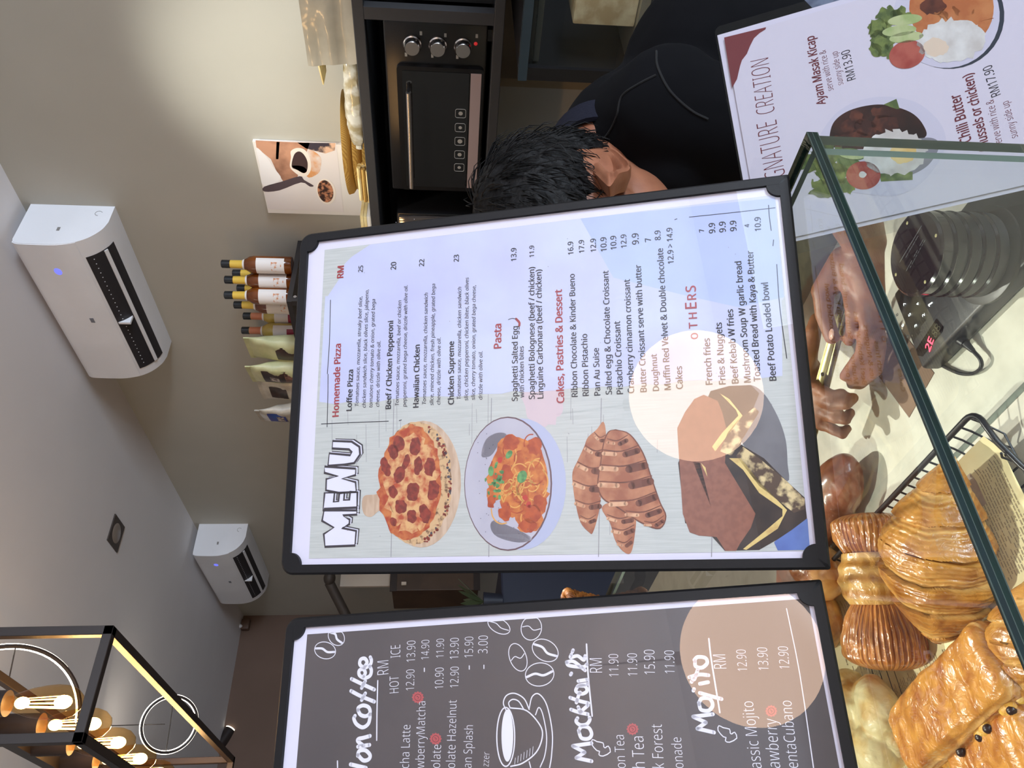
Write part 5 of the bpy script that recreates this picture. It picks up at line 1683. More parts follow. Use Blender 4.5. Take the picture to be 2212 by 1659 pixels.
PP.poly([cp(900, 205), cp(1510, 215), cp(1500, 330), cp(1350, 380), cp(1150, 330), cp(1040, 300)], mat('pic_stones', rgb(62, 54, 66), .6, col2=rgb(232, 190, 160), nscale=18, lo=.45, hi=.55))
PP.z = 2.2e-4
PP.poly([cp(250, 290), cp(400, 420), cp(520, 600), cp(640, 790), cp(360, 890), cp(300, 560)], w_('milk', 246, 242, 242), smooth=4)
PP.poly([cp(370, 910), cp(640, 830), cp(940, 740), cp(1010, 800), cp(1160, 890), cp(1100, 905), cp(960, 840), cp(620, 965), cp(380, 985)], w_('handle', 84, 70, 76), smooth=3)
PP.poly([cp(1070, 330), cp(1260, 420), cp(1280, 560), cp(1230, 700), cp(1050, 740)], mat('pic_cupside', rgb(226, 160, 104), .6, col2=rgb(236, 226, 220), nscale=14), smooth=4)
PP.z = 2.8e-4
PP.poly([cp(800, 440), cp(800, 340), cp(900, 290), cp(1020, 320), cp(1100, 450), cp(1120, 620), cp(1060, 730), cp(960, 740), cp(860, 680), cp(785, 590)], w_('cup', 250, 238, 226), smooth=5)
PP.z = 3.4e-4
PP.poly([cp(850, 400), cp(930, 345), cp(1010, 400), cp(1065, 520), cp(1055, 650), cp(1000, 690), cp(900, 640), cp(812, 585)], w_('coffee', 66, 46, 46), smooth=5)
PP.poly([cp(815, 580), cp(900, 570), cp(1000, 590), cp(1055, 650), cp(1010, 692), cp(920, 650)], w_('crema', 192, 92, 46), smooth=4)
PP.z = 2.8e-4
PP.ell(cp(1360, 985), 150 / kq, 205 / kq, w_('cup', 250, 238, 226), rot=-.25)
PP.z = 3.4e-4
PP.ell(cp(1350, 980), 122 / kq, 180 / kq, mat('pic_beans', rgb(60, 36, 32), .6, col2=rgb(206, 140, 104), nscale=60, lo=.45, hi=.6), rot=-.25)
o = PP.build('picture_print', root); o.location.z = .0141

# ------------------------------------------------------------------ oven rack
RX_ = 1.85; RZ0, RZ1 = 1.440, 1.783; RY0, RY1, RYD = .30, 2.05, .950
M_rack = mat('rack_black', rgb(52, 52, 54), .5)
root = thing('oven_rack', 'black metal rack on the wall holding the oven and microwave', 'rack', (0, 0, 0))
b = MB(); b.box((RX_, RY0, RZ1 - .028), (WX - .002, RY1, RZ1), bevel=.002); b.build('top_shelf', M_rack, root, smooth=False)
b = MB(); b.box((RX_, RY0, RZ0 - .026), (WX - .002, RY1, RZ0), bevel=.002); b.build('lower_shelf', M_rack, root, smooth=False)
for y in (RY0, RYD - .036, RY1 - .03):
    b = MB(); b.box((RX_, y, RZ0), (RX_ + .03, y + .03, RZ1 - .028)); b.build('post', M_rack, root, smooth=False)
b = MB(); b.box((WX - .012, RY0, RZ0), (WX - .002, RY1, RZ1 - .028)); b.build('back_panel', mat('rack_back', rgb(24, 23, 24), .6), root, smooth=False)
b = MB(); b.box((RX_ + .04, RY0 + .03, RZ0), (WX - .012, RYD - .040, RZ0 + .24)); b.build('side_compartment_box', mat('box_black', rgb(30, 29, 30), .4), root, smooth=False)

# mini oven: face at X, local x along -Y, y up, z toward room
OX = 1.875
oM = frame((OX, 1.470, RZ0 + .012), (0, -1, 0), (0, 0, 1), (-1, 0, 0))
root = thing('toaster_oven', 'black countertop oven with three silver knobs and glass door', 'oven', oM)
OW, OH = .515, .262
M_ovb = mat('oven_black', rgb(20, 19, 20), .25)
M_ovg = mat('oven_glass', rgb(14, 12, 12), .03, spec=.9, coat=1.0)
M_chr = mat('brushed_metal', rgb(206, 200, 196), .22, metal=1.0)
M_str = mat('oven_trim_strip', rgb(170, 150, 148), .45, metal=.3)
b = MB(); b.box((0, 0, -.30), (OW, OH, 0), bevel=.006); b.build('oven_body', M_ovb, root)
for x in (.03, OW - .03):
    b = MB(); b.box((x - .015, -.012, -.28), (x + .015, 0, -.005)); b.build('foot', M_ovb, root, smooth=False)
b = MB(); b.prism(rrect(.012, .006, OW - .112, OH - .030, .010), .0005, .014); door = b.build('door', M_ovb, root)
b = MB(); b.prism(rrect(.026, .044, OW - .124, OH - .044, .003), .0141, .0155); b.build('door_glass', M_ovg, door, smooth=False)
b = MB(); b.box((.026, .012, .0141), (OW - .124, .040, .0155)); b.build('trim_strip', M_str, door, smooth=False)
b = MB(); b.cyl((.040, OH - .060, .040), (OW - .17, OH - .060, .040), .0075, n=16)
b.build('door_handle', M_chr, door)
for x in (.045, OW - .175):
    b = MB(); b.cyl((x, OH - .060, .0155), (x, OH - .060, .040), .006, n=12); b.build('handle_mount', M_ovb, door)
for i, z in enumerate((OH - .072, OH - .136, OH - .200)):
    b = MB(); b.lathe([(.023, 0), (.023, .006), (.0205, .008), (.0195, .024), (.018, .026), (0, .026)], n=36, M=T(OW - .058, z, .0005)); b.build('knob', M_chr, root)
b = MB(); b.ell((OW - .05, .030, .001), (.005, .005, .002), u=12, v=8); b.build('indicator_lamp', mat('indicator_red', rgb(170, 30, 36), .4, emit=.35, ecol=(1, .05, .05, 1)), root)
IC = mat('oven_print', rgb(150, 146, 140), .6)
b = MB()
for i in range(5):
    x = .085 + i * .044
    q = rrect(x, .050, x + .026, .078, .005)
    b.tube([(p[0], p[1], .0159) for p in q], .0008, n=5, closed=True)
    b.cyl((x + .013, .064, .0156), (x + .013, .064, .0160), .005 + .001 * (i % 3), n=10)
b.build('cooking_symbols', IC, door)
b = MB()
for (x, z) in ((OW - .088, OH - .055), (OW - .030, OH - .094), (OW - .088, OH - .122), (OW - .032, OH - .155), (OW - .088, OH - .186), (OW - .030, .028)):
    b.box((x - .005, z - .003, .0002), (x + .005, z + .003, .0008))
b.build('dial_marks', IC, root, smooth=False)

# microwave beside it
mM = frame((OX - .006, 2.02, RZ0 + .010), (0, -1, 0), (0, 0, 1), (-1, 0, 0))
root = thing('microwave', 'glossy black microwave with curved door handle beside the oven', 'microwave', mM)
MW, MH = .465, .255
b = MB(); b.box((0, 0, -.32), (MW, MH, 0), bevel=.006); b.build('microwave_body', M_ovb, root)
for x in (.03, MW - .03):
    b = MB(); b.box((x - .015, -.010, -.30), (x + .015, 0, -.005)); b.build('foot', M_ovb, root, smooth=False)
M_mwg = mat('microwave_glass', rgb(46, 38, 32), .05, spec=.9, coat=1.0)
b = MB(); b.box((.006, .006, .0005), (MW - .105, MH - .006, .014), bevel=.003); door = b.build('door', M_mwg, root)
pts = [(MW - .125, .030 + (MH - .06) * t, .016 + .034 * math.sin(PI * t)) for t in [k / 16 for k in range(17)]]
b = MB(); b.tube(pts, .010, n=12); b.build('door_handle', M_ovb, door)
b = MB(); b.box((MW - .104, .006, .0005), (MW - .006, MH - .006, .012), bevel=.003); pan = b.build('control_panel', mat('microwave_panel', rgb(70, 62, 58), .06, spec=.9, coat=1.0), root)
b = MB(); b.box((MW - .094, MH - .060, .0121), (MW - .040, MH - .030, .0128)); b.build('clock_display', mat('clock_green', rgb(20, 26, 12), .3, emit=.22, ecol=(.25, .5, .06, 1)), pan, smooth=False)
b = MB()
for r in range(5):
    for c_ in range(3): b.box((MW - .094 + c_ * .022, MH - .100 - r * .019, .0121), (MW - .082 + c_ * .022, MH - .090 - r * .019, .0127))
b.build('keypad_buttons', IC, pan, smooth=False)
b = MB(); b.box((MW - .094, .034, .0121), (MW - .076, .050, .0128)); b.build('stop_button', mat('stop_red', rgb(190, 60, 66), .4), pan, smooth=False)
b = MB(); b.prism([(MW - .085 + .020 * math.cos(2 * PI * k / 24) + .006, .135 + .012 * math.sin(2 * PI * k / 24)) for k in range(24)], .0121, .0128); b.build('oval_badge', mat('badge_pale', rgb(190, 206, 210), .3), pan, smooth=False)

# items along the rack top
ZT = RZ1 + .0005
M_kr = mat('paper_cream', rgb(244, 226, 170), .6, col2=rgb(226, 196, 130), nscale=20)
M_wh = mat('paper_white_stack', rgb(244, 240, 232), .6)
M_gb = mat('grey_bag_plastic', rgb(168, 158, 140), .35, col2=rgb(150, 142, 126), nscale=8, coat=.3)
M_tan = mat('rattan', rgb(206, 166, 88), .6, col2=rgb(176, 132, 62), nscale=120, wave=2.0)
# grey bag / carton
g0, g1 = px(735, 128, 1.93), px(735, -60, 1.93)
b = MB(); rings = []
for i in range(11):
    t = i / 10
    ring = [Vector((1.915 + p[0] * .20 + .006 * noise.noise(Vector((p[0] * 9, p[1] * 9, t * 3))) * 4, g1.y + (g0.y - g1.y) * p[1] + .014 * t, ZT + .135 * t)) for p in
            [(0, 0), (0, .25), (0, .5), (0, .75), (0, 1), (.5, 1.01), (1, 1), (1, .5), (1, 0), (.5, 0)]]
    rings.append(ring)
b.loft(rings); o = b.build('carrier_bag', M_gb)
tag(o, 'upright grey beige paper carrier bag standing on the rack top at the photo edge', 'bag')
# fan of cream paper boards leaning out of the bag top
root = thing('paper_boards', 'cream and white paper boards lying across the top of the carrier bag', 'paper', (0, 0, 0))
for i, (xa, ya, xb, yb, m_) in enumerate(((650, -20, 676, 150, M_wh), (658, -20, 697, 196, M_kr), (664, -20, 692, 160, M_kr), (678, 30, 695, 150, M_wh))):
    a_, c_ = px(xa, ya, 1.94), px(xb, yb, 1.94)
    d = (c_ - a_); L = d.length; d.normalize()
    n_ = Vector((1, 0, 0)); u_ = d.cross(n_).normalized()
    if u_.z < 0: u_ = -u_
    b = MB()
    b.loft([[a_ + n_ * x + u_ * z for x, z in ((0, 0), (.16, 0), (.16, .006), (0, .006))], [a_ + d * L * .5 + n_ * x + u_ * z for x, z in ((0, 0), (.15, 0), (.15, .006), (0, .006))], [c_ + n_ * x + u_ * z for x, z in ((.03, 0), (.10, 0), (.10, .003), (.03, .003))]])
    b.build('board', m_, root, smooth=False)
# wrapped pack
a_, c_ = px(768, 135, 1.93), px(775, 335, 1.93)
b = MB(); rings = []
for i in range(25):
    t = i / 24
    y = a_.y + (c_.y - a_.y) * t
    e = .35 + .65 * math.sin(PI * min(1, .06 + t * 1.0)) ** .35
    ring = []
    for k in range(24):
        an = 2 * PI * k / 24
        n_ = .004 * noise.noise(Vector((t * 22, math.cos(an) * 3, math.sin(an) * 3)))
        ring.append(Vector((1.975 + (.052 * e + n_) * abs(math.cos(an)) ** .6 * (1 if math.cos(an) > 0 else -1), y, ZT + .0285 * (1 if t > .45 else .92) + (.0285 * e + n_) * abs(math.sin(an)) ** .6 * (1 if math.sin(an) > 0 else -1))))
    rings.append(ring)
b.loft(rings)
for v in b.bm.verts: v.co.z = max(v.co.z, ZT)
o = b.build('wrapped_cups', mat('shrink_wrap', rgb(222, 218, 204), .15, col2=rgb(176, 160, 124), nscale=30, coat=1.0))
tag(o, 'shiny plastic wrapped sleeve of pale cups lying on the rack top', 'package')
# rattan trays in a stack
a_, c_ = px(745, 232, 2.03), px(745, 440, 2.03)
yc = (a_.y + c_.y) / 2; rr_ = (c_.y - a_.y) / 2
for i, (z0, ry, lab) in enumerate(((0.0, .92, 'woven rattan tray at the bottom of the stack on the rack'), (.030, .86, 'woven rattan tray in the middle of the stack on the rack'), (.060, 1.0, 'woven rattan tray on top of the stack, below the coffee picture'))):
    b = MB(); b.lathe([(0, 0), (.86, 0), (.97, .012 / .1), (1.0, .026 / .1), (.95, .027 / .1), (.9, .10), (0, .06)], n=56, M=T(2.105, yc, ZT + z0) @ Matrix.Diagonal((.115, rr_ * ry, .1, 1)))
    o = b.build('rattan_tray', M_tan); tag(o, lab, 'tray', 'rattan trays on the rack')
# bamboo skewers and cartons left of the trays
p = px(780, 395, 1.93)
root = thing('wooden_bundle', 'bundle of bamboo sticks lying in front of the rattan trays', 'sticks', (0, 0, 0))
rr = random.Random(2)
for k in range(9):
    b = MB(); y0 = p.y - .055 + rr.uniform(-.01, .01); b.tube([(1.93 + (k % 3) * .014, y0, ZT + .0072 + (k // 3) * .0125), (1.93 + (k % 3) * .014 + rr.uniform(-.003, .003), y0 + .12, ZT + .0072 + (k // 3) * .0125)], .0062, n=8)
    b.build('stick', M_tan if k % 2 else M_kr, root)
p = px(782, 470, 1.95)
root = thing('carton_pack', 'cream and white folded cartons standing beside the menu board edge on the rack', 'carton', (0, 0, 0))
for k in range(4):
    b = MB(); b.box((1.92, p.y - .03, ZT + k * .0105), (2.05, p.y + .09, ZT + .0095 + k * .0105)); b.build('carton', M_wh if k < 2 else M_kr, root, smooth=False)

# ------------------------------------------------------------------ under the rack: panel, drinks chiller
M_pan = mat('brown_panel', rgb(112, 92, 70), .6, col2=rgb(98, 80, 60), nscale=5, stretch=(1, 1, .3))
t0 = px(1085, 172, WX); t1 = px(1200, 173, WX)
b = MB(); b.box((WX - .012, t0.y - .40, .9), (WX - .001, t0.y - .012, RZ0 - .03)); o = struct(b.build('trim_1', M_pan, smooth=False))
b = MB()
for k in range(30):
    z = 1.40 - k * .028
    b.tube([(WX - .006, t0.y + .004 + .008 * math.cos(a), z + .014 * math.sin(a)) for a in [2 * PI * q / 12 for q in range(12)]], .0022, n=5, closed=True)
b.box((WX - .008, t0.y - .011, .55), (WX - .001, t0.y + .018, 1.415))
struct(b.build('trim_2', mat('carved_trim', rgb(150, 132, 104), .6), smooth=False))
# glass fronted chiller: face towards -X
CXF = 1.62
q0 = px(1175, 130, CXF); q1 = px(1395, 20, CXF)
root = thing('display_chiller', 'dark glass fronted chiller with lit food packs behind the person', 'chiller', (0, 0, 0))
M_chb = mat('chiller_black', rgb(24, 23, 25), .3)
cy0, cy1 = .10, q0.y + .05
b = MB()
b.box((CXF + .02, cy0, .02), (2.10, cy1, .93)); b.box((CXF + .02, cy0, 1.36), (2.10, cy1, 1.39)); b.box((2.07, cy0, .93), (2.10, cy1, 1.36)); b.box((CXF + .02, cy1 - .02, .93), (2.07, cy1, 1.36))
b.build('cabinet', M_chb, root, smooth=False)
b = MB(); b.box((CXF + .03, cy0, 1.115), (2.06, cy1 - .022, 1.135)); b.build('wire_shelf', mat('chiller_shelf', rgb(140, 136, 124), .3, metal=.4), root, smooth=False)
b = MB(); b.box((CXF + .03, cy0, 1.345), (CXF + .06, cy1 - .03, 1.358)); b.build('strip_light', mat('chiller_light', rgb(70, 70, 66), .6), root, smooth=False)
b = MB(); b.box((CXF + .006, cy0, .94), (CXF + .014, cy1 - .004, 1.37)); b.build('glass_door', M_glass, root, smooth=False)
b = MB(); b.box((CXF, cy1 - .03, .03), (CXF + .02, cy1, 1.38)); b.build('door_frame', M_chb, root, smooth=False)
b = MB(); b.box((CXF - .004, cy0, 1.372), (CXF + .020, cy1, 1.392)); b.build('top_trim', mat('chiller_trim', rgb(52, 66, 74), .25), root, smooth=False)
packs = [(.055, .125, .14, rgb(232, 222, 190), 'white card food pack in the chiller, left of the others'), (.135, .095, .12, rgb(226, 190, 120), 'cream food pack with a curved window in the chiller'), (.24, .08, .10, rgb(150, 156, 120), 'greenish wrapped food pack in the chiller')]
yy = q0.y - .005
for i, (off, wd, h_, c_, lab) in enumerate(packs):
    b = MB(); b.box((CXF + .05, yy - off - wd, 1.1355), (CXF + .16, yy - off, 1.1355 + h_), bevel=.004)
    o = b.build('food_pack', mat('pack_%d' % i, c_, .4, col2=(c_[0] * .7, c_[1] * .6, c_[2] * .5, 1), nscale=25)); tag(o, lab, 'food pack', 'food packs in the chiller')
add_light('chiller_lamp', 'AREA', (CXF + .05, .42, 1.34), .8, (1, .86, .62), (CXF + .12, .42, 1.1), shape='RECTANGLE', size=.5, size_y=.04)

# ------------------------------------------------------------------ far end of the room, seen between the boards
root = thing('wall_boom', 'dark slanted metal arm with a block head against the far wall', 'arm', (0, 0, 0))
a_, c_, e_ = pd(708, 1248, 4.6), pd(722, 1258, 4.6), pd(762, 1350, 4.6)
M_arm = mat('arm_dark', rgb(58, 48, 40), .6)
b = MB(); b.tube([c_ + Vector((0, 0, .03)), e_ + (e_ - c_) * .6], [.030, .030], n=12); b.build('arm_tube', M_arm, root)
b = MB(); b.ell(pd(712, 1249, 4.6), (.045, .045, .035)); b.build('arm_head', M_arm, root)
p0, p1_ = pd(735, 1262, 5.0), pd(842, 1225, 5.0)
b = MB(); b.box((p0.x - .02, p0.y - .01, p1_.z), (p0.x + .35, p0.y + .01, p0.z)); o = b.build('wall_notice', mat('notice_white', rgb(206, 190, 172), .6), smooth=False)
tag(o, 'pale blank notice panel far behind, left of the food menu', 'notice')
p0, p1_ = pd(846, 1276, 4.8), pd(1034, 1276, 4.8)
root = thing('wall_cabinet', 'brown wooden cabinet far behind between the two menu boards', 'cabinet', (0, 0, 0))
b = MB(); b.box((p0.x, p0.y, p1_.z), (p0.x + .5, p0.y + .3, p0.z), bevel=.004); b.build('cabinet_body', mat('cabinet_brown', rgb(84, 64, 48), .5, col2=rgb(72, 54, 40), nscale=6), root, smooth=False)
for za, zb in ((p0.z - .03, p0.z + .012), (p1_.z - .012, p1_.z + .03)):
    b = MB(); b.box((p0.x - .006, p0.y - .006, za), (p0.x + .5, p0.y, zb)); b.build('cabinet_trim', mat('cabinet_edge', rgb(48, 36, 30), .5), root, smooth=False)
b = MB(); b.box((p0.x + .03, p0.y - .02, p0.z - .09), (p0.x + .05, p0.y - .006, p0.z - .06)); b.build('handle', mat('notice_white', rgb(206, 190, 172), .6), root, smooth=False)
p = pd(1035, 1300, 3.6)
root = thing('potted_plant', 'small dark green plant with pointed leaves far behind the bread basket', 'plant', T(p.x, p.y, p.z - .02))
M_leaf = mat('leaf_green', rgb(64, 74, 46), .6)
for k in range(9):
    a = k * 2.4; tl = .4 + .5 * (k % 3) / 2
    d = Vector((math.cos(a) * tl, math.sin(a) * tl, 1)).normalized(); s = d.cross(Vector((0, 0, 1))).normalized(); L = .10 + .03 * (k % 3)
    n_ = s.cross(d) * .0012
    b = MB(); rings = [[d * L * t + s * w_ + n_ for w_ in (-.011 * q, .011 * q)] + [d * L * t + s * w_ - n_ for w_ in (.011 * q, -.011 * q)] for t, q in ((0, .3), (.3, .9), (.6, 1), (.85, .6), (1, .08))]
    b.loft(rings); b.build('leaf', M_leaf, root)
b = MB(); b.lathe([(0, -.09), (.035, -.09), (.045, 0), (.04, 0), (0, -.01)], n=20); b.build('pot', mat('pot_navy', rgb(34, 38, 52), .5), root)
p0, p1_ = pd(1042, 1330, 3.7), pd(1130, 1238, 3.7)
b = MB(); b.box((p1_.x - .5, p1_.y + .05, .0), (p1_.x + .10, p1_.y + .55, p.z - .11), bevel=.01)
o = b.build('side_cabinet', mat('navy_cabinet', rgb(40, 44, 62), .5), smooth=False); tag(o, 'navy blue cabinet under the small plant at the far end', 'cabinet')

# ------------------------------------------------------------------ the person behind the counter
M_skin = mat('skin_tan', rgb(150, 98, 72), .5, col2=rgb(132, 82, 58), nscale=34, lo=.35, hi=.7, bump=.10, bscale=260, sss=.15)
M_hair = mat('hair_black', rgb(11, 10, 11), .62, spec=.25, col2=rgb(17, 16, 16), nscale=160, bump=.6, bscale=140, stretch=(1, .25, 1))
M_shirt = mat('shirt_black', rgb(11, 11, 14), .95, spec=.12, col2=rgb(9, 9, 12), nscale=8)
M_collar = mat('collar_navy', rgb(26, 27, 38), .9, spec=.15, bump=.3, bscale=300)
M_seam = mat('shirt_seam', rgb(12, 12, 14), .9)
M_jean = mat('denim_grey_blue', rgb(104, 112, 132), .85, col2=rgb(84, 92, 114), nscale=60, bump=.2, bscale=220)
M_shoe = mat('shoe_dark', rgb(30, 30, 32), .5)
V = Vector
HC = pd(1240, 452, .985)                      # centre of the skull
Xf = V((-1, 0, 0)); pit = math.radians(22)
fwd = V((-math.cos(pit), -.10, -math.sin(pit))).normalized()
lft = V((0, -1, 0)); lft = (lft - fwd * lft.dot(fwd)).normalized()
upv = lft.cross(fwd).normalized()
if upv.z < 0: upv = -upv
HM = frame((0, 0, 0), fwd, lft, upv)
def hd(f, l, u): return HC + fwd * f + lft * l + upv * u
neckB = V((.900, .640, 1.325)); chest = V((1.005, .645, 1.16)); pelv = V((1.13, .66, .93))
shL, shR = pd(1450, 245, .985), V((.965, .815, 1.245))
wrL = pz(1868, 525, .995); elL = pd(1790, 330, .95)
wrR = pz(1735, 800, 1.0); elR = V((.93, .985, 1.05))
def P_(x, y, z): return pz(x, y, z)
parts = [
    ('e', HC, (.096, .073, .108), HM), ('e', hd(.030, 0, -.055), (.062, .056, .066), HM), ('e', hd(.050, 0, -.085), (.034, .036, .030), HM),
    ('e', hd(.093, 0, .022), (.014, .045, .012), HM), ('t', [hd(.092, 0, .012), hd(.112, 0, -.022)], [.008, .0125]), ('e', hd(.106, .012, -.026), (.010, .009, .007), HM), ('e', hd(.106, -.012, -.026), (.010, .009, .007), HM),
    ('e', hd(.090, 0, -.052), (.010, .024, .006), HM), ('e', hd(.088, 0, -.062), (.010, .021, .007), HM),
    ('e', hd(.062, .040, -.020), (.032, .024, .024), HM), ('e', hd(.062, -.040, -.020), (.032, .024, .024), HM),
    ('e', hd(.086, .030, .006), (.010, .013, .008), HM), ('e', hd(.086, -.030, .006), (.010, .013, .008), HM),
    ('t', [hd(-.03, 0, -.05), neckB + V((-.01, 0, -.01))], [.056, .062]), ('t', [hd(.005, 0, -.085), neckB + V((-.03, 0, -.05))], [.045, .055]),
    ('t', [neckB, chest, pelv], [.075, .125, .120]), ('t', [neckB + V((.02, 0, -.03)), shL], [.07, .058]), ('t', [neckB + V((.02, 0, -.03)), shR], [.07, .058]),
    ('t', [shL, elL], [.052, .042]), ('t', [elL, (elL * .6 + wrL * .4), wrL], [.042, .040, .027]),
    ('t', [shR, elR], [.052, .042]), ('t', [elR, (elR * .6 + wrR * .4), wrR], [.042, .040, .027]),
]
# left hand: back of the hand towards the camera, thumb uppermost, fingers curled under the metal tongs
kn = [P_(1836, 622, 1.000), P_(1866, 640, .992), P_(1884, 662, .982), P_(1894, 690, .974)]
for k_ in kn:
    parts.append(('t', [wrL, (wrL + k_) / 2 + V((0, 0, .004)), k_], [.024, .021, .0128]))
parts.append(('t', [kn[0], kn[1], kn[2], kn[3]], [.013, .0135, .013, .0115]))
fing = [
    [kn[0], P_(1842, 672, 1.003), P_(1842, 712, .995), P_(1834, 736, .988)],
    [kn[1], P_(1874, 705, .992), P_(1862, 765, .978), P_(1826, 812, .970)],
    [kn[2], P_(1892, 728, .978), P_(1882, 785, .964), P_(1840, 830, .958)],
    [kn[3], P_(1900, 750, .966), P_(1894, 800, .954), P_(1858, 832, .950)]]
for f_, r in zip(fing, (.0098, .0102, .0096, .0086)):
    parts.append(('t', f_, [r * 1.16, r * 1.05, r * .96, r * .84]))
th = [wrL * .45 + P_(1790, 592, 1.014) * .55, P_(1778, 628, 1.022), P_(1780, 680, 1.018), P_(1797, 728, 1.006)]
parts.append(('t', th, [.021, .0165, .0125, .0108]))
parts.append(('e', P_(1800, 604, 1.008), (.022, .022, .018)))
# right hand: reaching in from beyond the food menu, fingers closing below the tongs
kr = [P_(1752, 830, .995), P_(1764, 858, .990), P_(1772, 888, .984), P_(1778, 915, .978)]
for k_ in kr:
    parts.append(('t', [wrR, (wrR + k_) / 2 + V((0, 0, .003)), k_], [.024, .020, .0125]))
parts.append(('t', kr, [.013, .0135, .013, .0115]))
fr = [
    [kr[0], P_(1778, 846, .992), P_(1800, 856, .984), P_(1818, 850, .976)],
    [kr[1], P_(1800, 872, .985), P_(1828, 872, .975), P_(1842, 860, .966)],
    [kr[2], P_(1804, 902, .978), P_(1826, 906, .968), P_(1836, 892, .960)],
    [kr[3], P_(1804, 930, .970), P_(1820, 938, .962), P_(1830, 926, .955)]]
for f_, r in zip(fr, (.0096, .0100, .0094, .0084)):
    parts.append(('t', f_, [r * 1.14, r * 1.04, r * .95, r * .84]))
parts.append(('t', [wrR, P_(1744, 760, 1.010), P_(1757, 716, 1.008), P_(1764, 690, 1.002)], [.021, .0155, .0122, .0104]))
root = thing('person', 'person with short black hair in a black shirt bending over the counter holding metal tongs', 'person', (0, 0, 0))
body = blob(parts, .0034, 'body', M_skin, root, smooth_iter=3)
# nails
M_nail = mat('nail', rgb(206, 158, 136), .3)
b = MB(); tpt = P_(1796, 722, 1.0165); b.ell(tpt, (.0062, .0080, .0022), u=14, v=8, M=Matrix.Rotation(.6, 4, 'Z')); b.build('thumb_nail', M_nail, root)
# eyes
for s in (1, -1):
    b = MB(); b.ell(hd(.088, .031 * s, .004), (.0085, .0105, .0085), u=16, v=10, M=HM); b.build('eye', mat('eye_dark', rgb(60, 44, 36), .2), root)
# ears: rim, groove, inner ridge and bowl modelled as a relief inside the ear outline
def ear(side):
    n_ = (lft * .93 - fwd * .36).normalized()
    C = pd(1318, 362, .915)
    def pt(x, y, d=0.0):
        p = onplane(x, y, C, n_) + n_ * d
        if side < 0:
            r_ = p - HC
            p = HC + r_ - lft * 2 * r_.dot(lft)
        return p
    O = [(p.x, p.y) for p in cat([(1272.5, 350), (1277, 338), (1289, 329), (1301, 326.7), (1316, 328), (1332, 335), (1348.5, 350), (1360, 361), (1364, 369.6), (1362.6, 378), (1357, 382.6), (1343, 386), (1330, 391), (1316, 399), (1305, 391), (1292, 378), (1281, 367)], 6, True)]
    c = Vector((1318, 364))
    b = MB(); rings = []
    N = len(O)
    def ss(a, e0, e1): 
        t = max(0, min(1, (a - e0) / (e1 - e0))); return t * t * (3 - 2 * t)
    bump_ = lambda r, m, w_: math.exp(-((r - m) / w_) ** 2)
    for q in range(1, 15):
        r = q / 14
        ring = []
        for i, (x, y) in enumerate(O):
            d = Vector((x, y)) - c
            f = i / N
            rim = ss(f, -.01, .02) * (1 - ss(f, .50, .60))
            lobe = ss(f, .48, .55) * (1 - ss(f, .66, .72))
            front = ss(f, .70, .76) * (1 - ss(f, .96, 1.0))
            h = -.009 * (1 - ss(r, .30, .52))
            h += rim * (.0065 * bump_(r, .90, .11) - .0015 * bump_(r, .74, .10) + .0050 * bump_(r, .57, .11))
            h += lobe * .0050 * ss(r, .45, .7)
            h += front * (.0045 * bump_(r, .62, .20) - .004 * ss(r, .8, 1.0))
            ring.append(pt(c.x + d.x * r, c.y + d.y * r, h + .002))
        rings.append(ring)
    rings.append([pt(c.x + (x - c.x) * .96, c.y + (y - c.y) * .96, -.004) for x, y in O])
    rings.append([pt(c.x + (x - c.x) * .72, c.y + (y - c.y) * .72, -.020) for x, y in O])
    b.loft(rings)
    return b.build('ear', M_skin, root)
ear(1); ear(-1)
# hair: cap plus strands
hp = [('e', hd(-.012, 0, .040), (.104, .086, .086), HM), ('e', hd(-.045, 0, .000), (.062, .078, .088), HM), ('e', hd(.030, 0, .075), (.070, .070, .046), HM), ('e', hd(-.052, 0, -.045), (.036, .058, .045), HM)]
hair = blob(hp, .004, 'hair', M_hair, root, smooth_iter=3, amp=.004, seed=3, scale=60)
b = MB(); rr = random.Random(11)
src = [v for v in hair.data.vertices]
for k in range(1700):
    v = src[rr.randrange(len(src))]
    n_ = v.normal.normalized(); p = v.co.copy()
    crown = hd(-.05, 0, .10)
    d = (p - crown); d = (d - n_ * d.dot(n_))
    if d.length < 1e-4: continue
    d = (d.normalized() + V((rr.gauss(0, .13), rr.gauss(0, .13), rr.gauss(0, .13))))
    d = (d - n_ * d.dot(n_)).normalized()
    L = rr.uniform(.022, .05)
    pts = [p - n_ * .001, p + d * L * .35 + n_ * .0014, p + d * L * .7 + n_ * .0012, p + d * L - n_ * L * L * 4]
    b.tube(pts, [.0008, .0008, .0006, .0002], n=4)
b.build('hair_strands', M_hair, root).parent = hair
# shirt
sp = [('t', [neckB + V((.035, 0, -.035)), chest + V((.01, 0, 0)), pelv], [.098, .150, .145]), ('t', [neckB + V((.03, 0, -.03)), shL + V((.01, 0, 0))], [.088, .078]), ('t', [neckB + V((.03, 0, -.03)), shR + V((.01, 0, 0))], [.088, .078]),
      ('t', [shL, shL * .35 + elL * .65], [.076, .066]), ('t', [shR, shR * .35 + elR * .65], [.076, .066]), ('e', chest + V((.03, -.09, -.02)), (.12, .10, .14)), ('e', chest + V((.03, .10, -.02)), (.12, .10, .14)),
      ('e', V((1.02, .60, 1.20)), (.13, .15, .10)), ('e', pd(1455, 345, 1.02), (.075, .065, .075)), ('e', pd(1400, 330, 1.045), (.05, .05, .05))]
shirt = blob(sp, .008, 'shirt', M_shirt, root, smooth_iter=5, amp=.006, seed=6, scale=7)
from mathutils.bvhtree import BVHTree
_bv = BVHTree.FromPolygons([v.co.copy() for v in shirt.data.vertices], [tuple(p.vertices) for p in shirt.data.polygons])
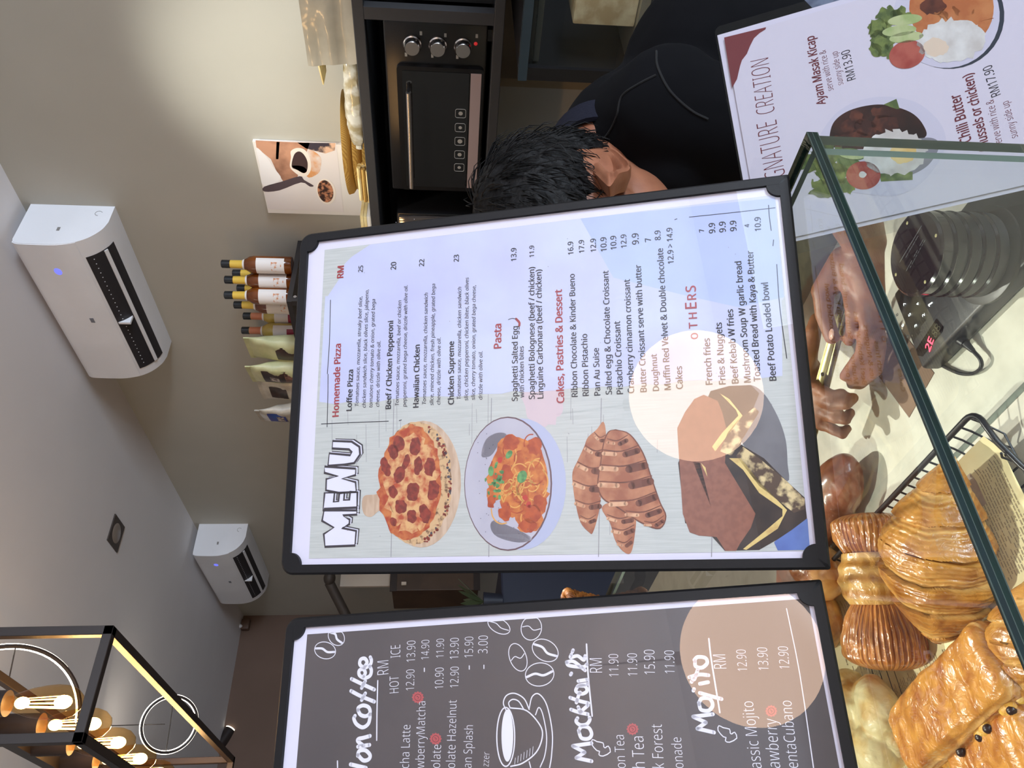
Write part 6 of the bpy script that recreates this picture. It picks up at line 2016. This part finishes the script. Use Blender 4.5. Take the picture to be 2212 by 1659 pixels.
def seam(pts):
    L = []
    for p in cat(pts, 6):
        h = _bv.ray_cast(CAM, ray(p.x, p.y).normalized())
        if h[0] is not None: L.append(h[0] + h[1] * .0004)
    if len(L) > 3:
        b = MB(); b.tube(L, .0016, n=6); b.build('seam', M_seam, shirt)
seam([(1300, 306), (1318, 282), (1333, 250), (1344, 208), (1380, 182), (1417, 163)])
seam([(1418, 111), (1421, 145), (1447, 196), (1492, 238), (1530, 258)])
# collar
cN = neckB + V((.004, 0, .004)); ca = (hd(-.03, 0, -.05) - neckB).normalized(); cs_ = ca.cross(V((0, 1, 0))).normalized(); ct_ = ca.cross(cs_)
b = MB(); rings = []
for t in range(5):
    q = t / 4
    rings.append([cN + ca * (.004 + .030 * q) + (cs_ * math.cos(2 * PI * k / 40) * (.082 - .010 * q) + ct_ * math.sin(2 * PI * k / 40) * (.086 - .010 * q)) for k in range(40)])
for t in range(4, -1, -1):
    q = t / 4
    rings.append([cN + ca * (.004 + .030 * q) + (cs_ * math.cos(2 * PI * k / 40) * (.076 - .010 * q) + ct_ * math.sin(2 * PI * k / 40) * (.080 - .010 * q)) for k in range(40)])
b.loft(rings, cap0=False, cap1=False); b.build('collar', M_collar, shirt)
# trousers and shoes
tp = [('t', [pelv + V((0, 0, .03)), pelv + V((.02, -.09, -.10)), V((1.14, .56, .50)), V((1.16, .55, .09))], [.135, .105, .078, .060]), ('t', [pelv + V((0, 0, .03)), pelv + V((.02, .09, -.10)), V((1.14, .76, .50)), V((1.18, .78, .09))], [.135, .105, .078, .060]),
      ('t', [pelv + V((-.02, -.07, .0)), pelv + V((-.02, .07, 0))], [.14, .14])]
blob(tp, .010, 'trousers', M_jean, root, smooth_iter=4, amp=.006, seed=2, scale=14)
for (x, y) in ((1.14, .55), (1.16, .78)):
    b = MB(); b.ell((x - .06, y, .045), (.135, .050, .044)); b.build('shoe', M_shoe, root)
# metal tongs held in the left hand
M_tong = mat('tongs_metal', rgb(190, 182, 128), .28, metal=.75, col2=rgb(160, 152, 108), nscale=30)
A_, B_ = P_(1818, 692, .992), P_(1766, 884, .984)
d = (B_ - A_).normalized(); s = d.cross(V((0, 0, 1))).normalized(); u_ = s.cross(d).normalized()
tM = frame(A_, d, s, u_); L = (B_ - A_).length
root2 = thing('serving_tongs', 'brassy metal serving tongs with a rivet hole held in the hand', 'tongs', tM)
for i, (z, w0, w1) in enumerate(((0.006, .0072, .0102), (-.009, .0068, .0098))):
    b = MB()
    rings = []
    for k in range(15):
        t = k / 14; w_ = w0 + (w1 - w0) * math.sin(PI * min(1, t * .9)); sp_ = z * (.4 + .6 * t)
        rings.append([V((-.06 + (L + .12) * t, y, sp_ + zz)) for y, zz in ((-w_, .0030), (-w_ * .55, 0), (w_ * .55, 0), (w_, .0030), (w_, .0042), (w_ * .6, .0013), (-w_ * .6, .0013), (-w_, .0042))])
    b.loft(rings); b.build('arm', M_tong, root2)
hp_ = tM.inverted() @ P_(1781, 808, .9905)
b = MB(); b.cyl((hp_.x, hp_.y * .5, .0035), (hp_.x, hp_.y * .5, .0078), .0030, n=14); b.build('rivet', mat('rivet_dark', rgb(22, 20, 18), .4), root2)
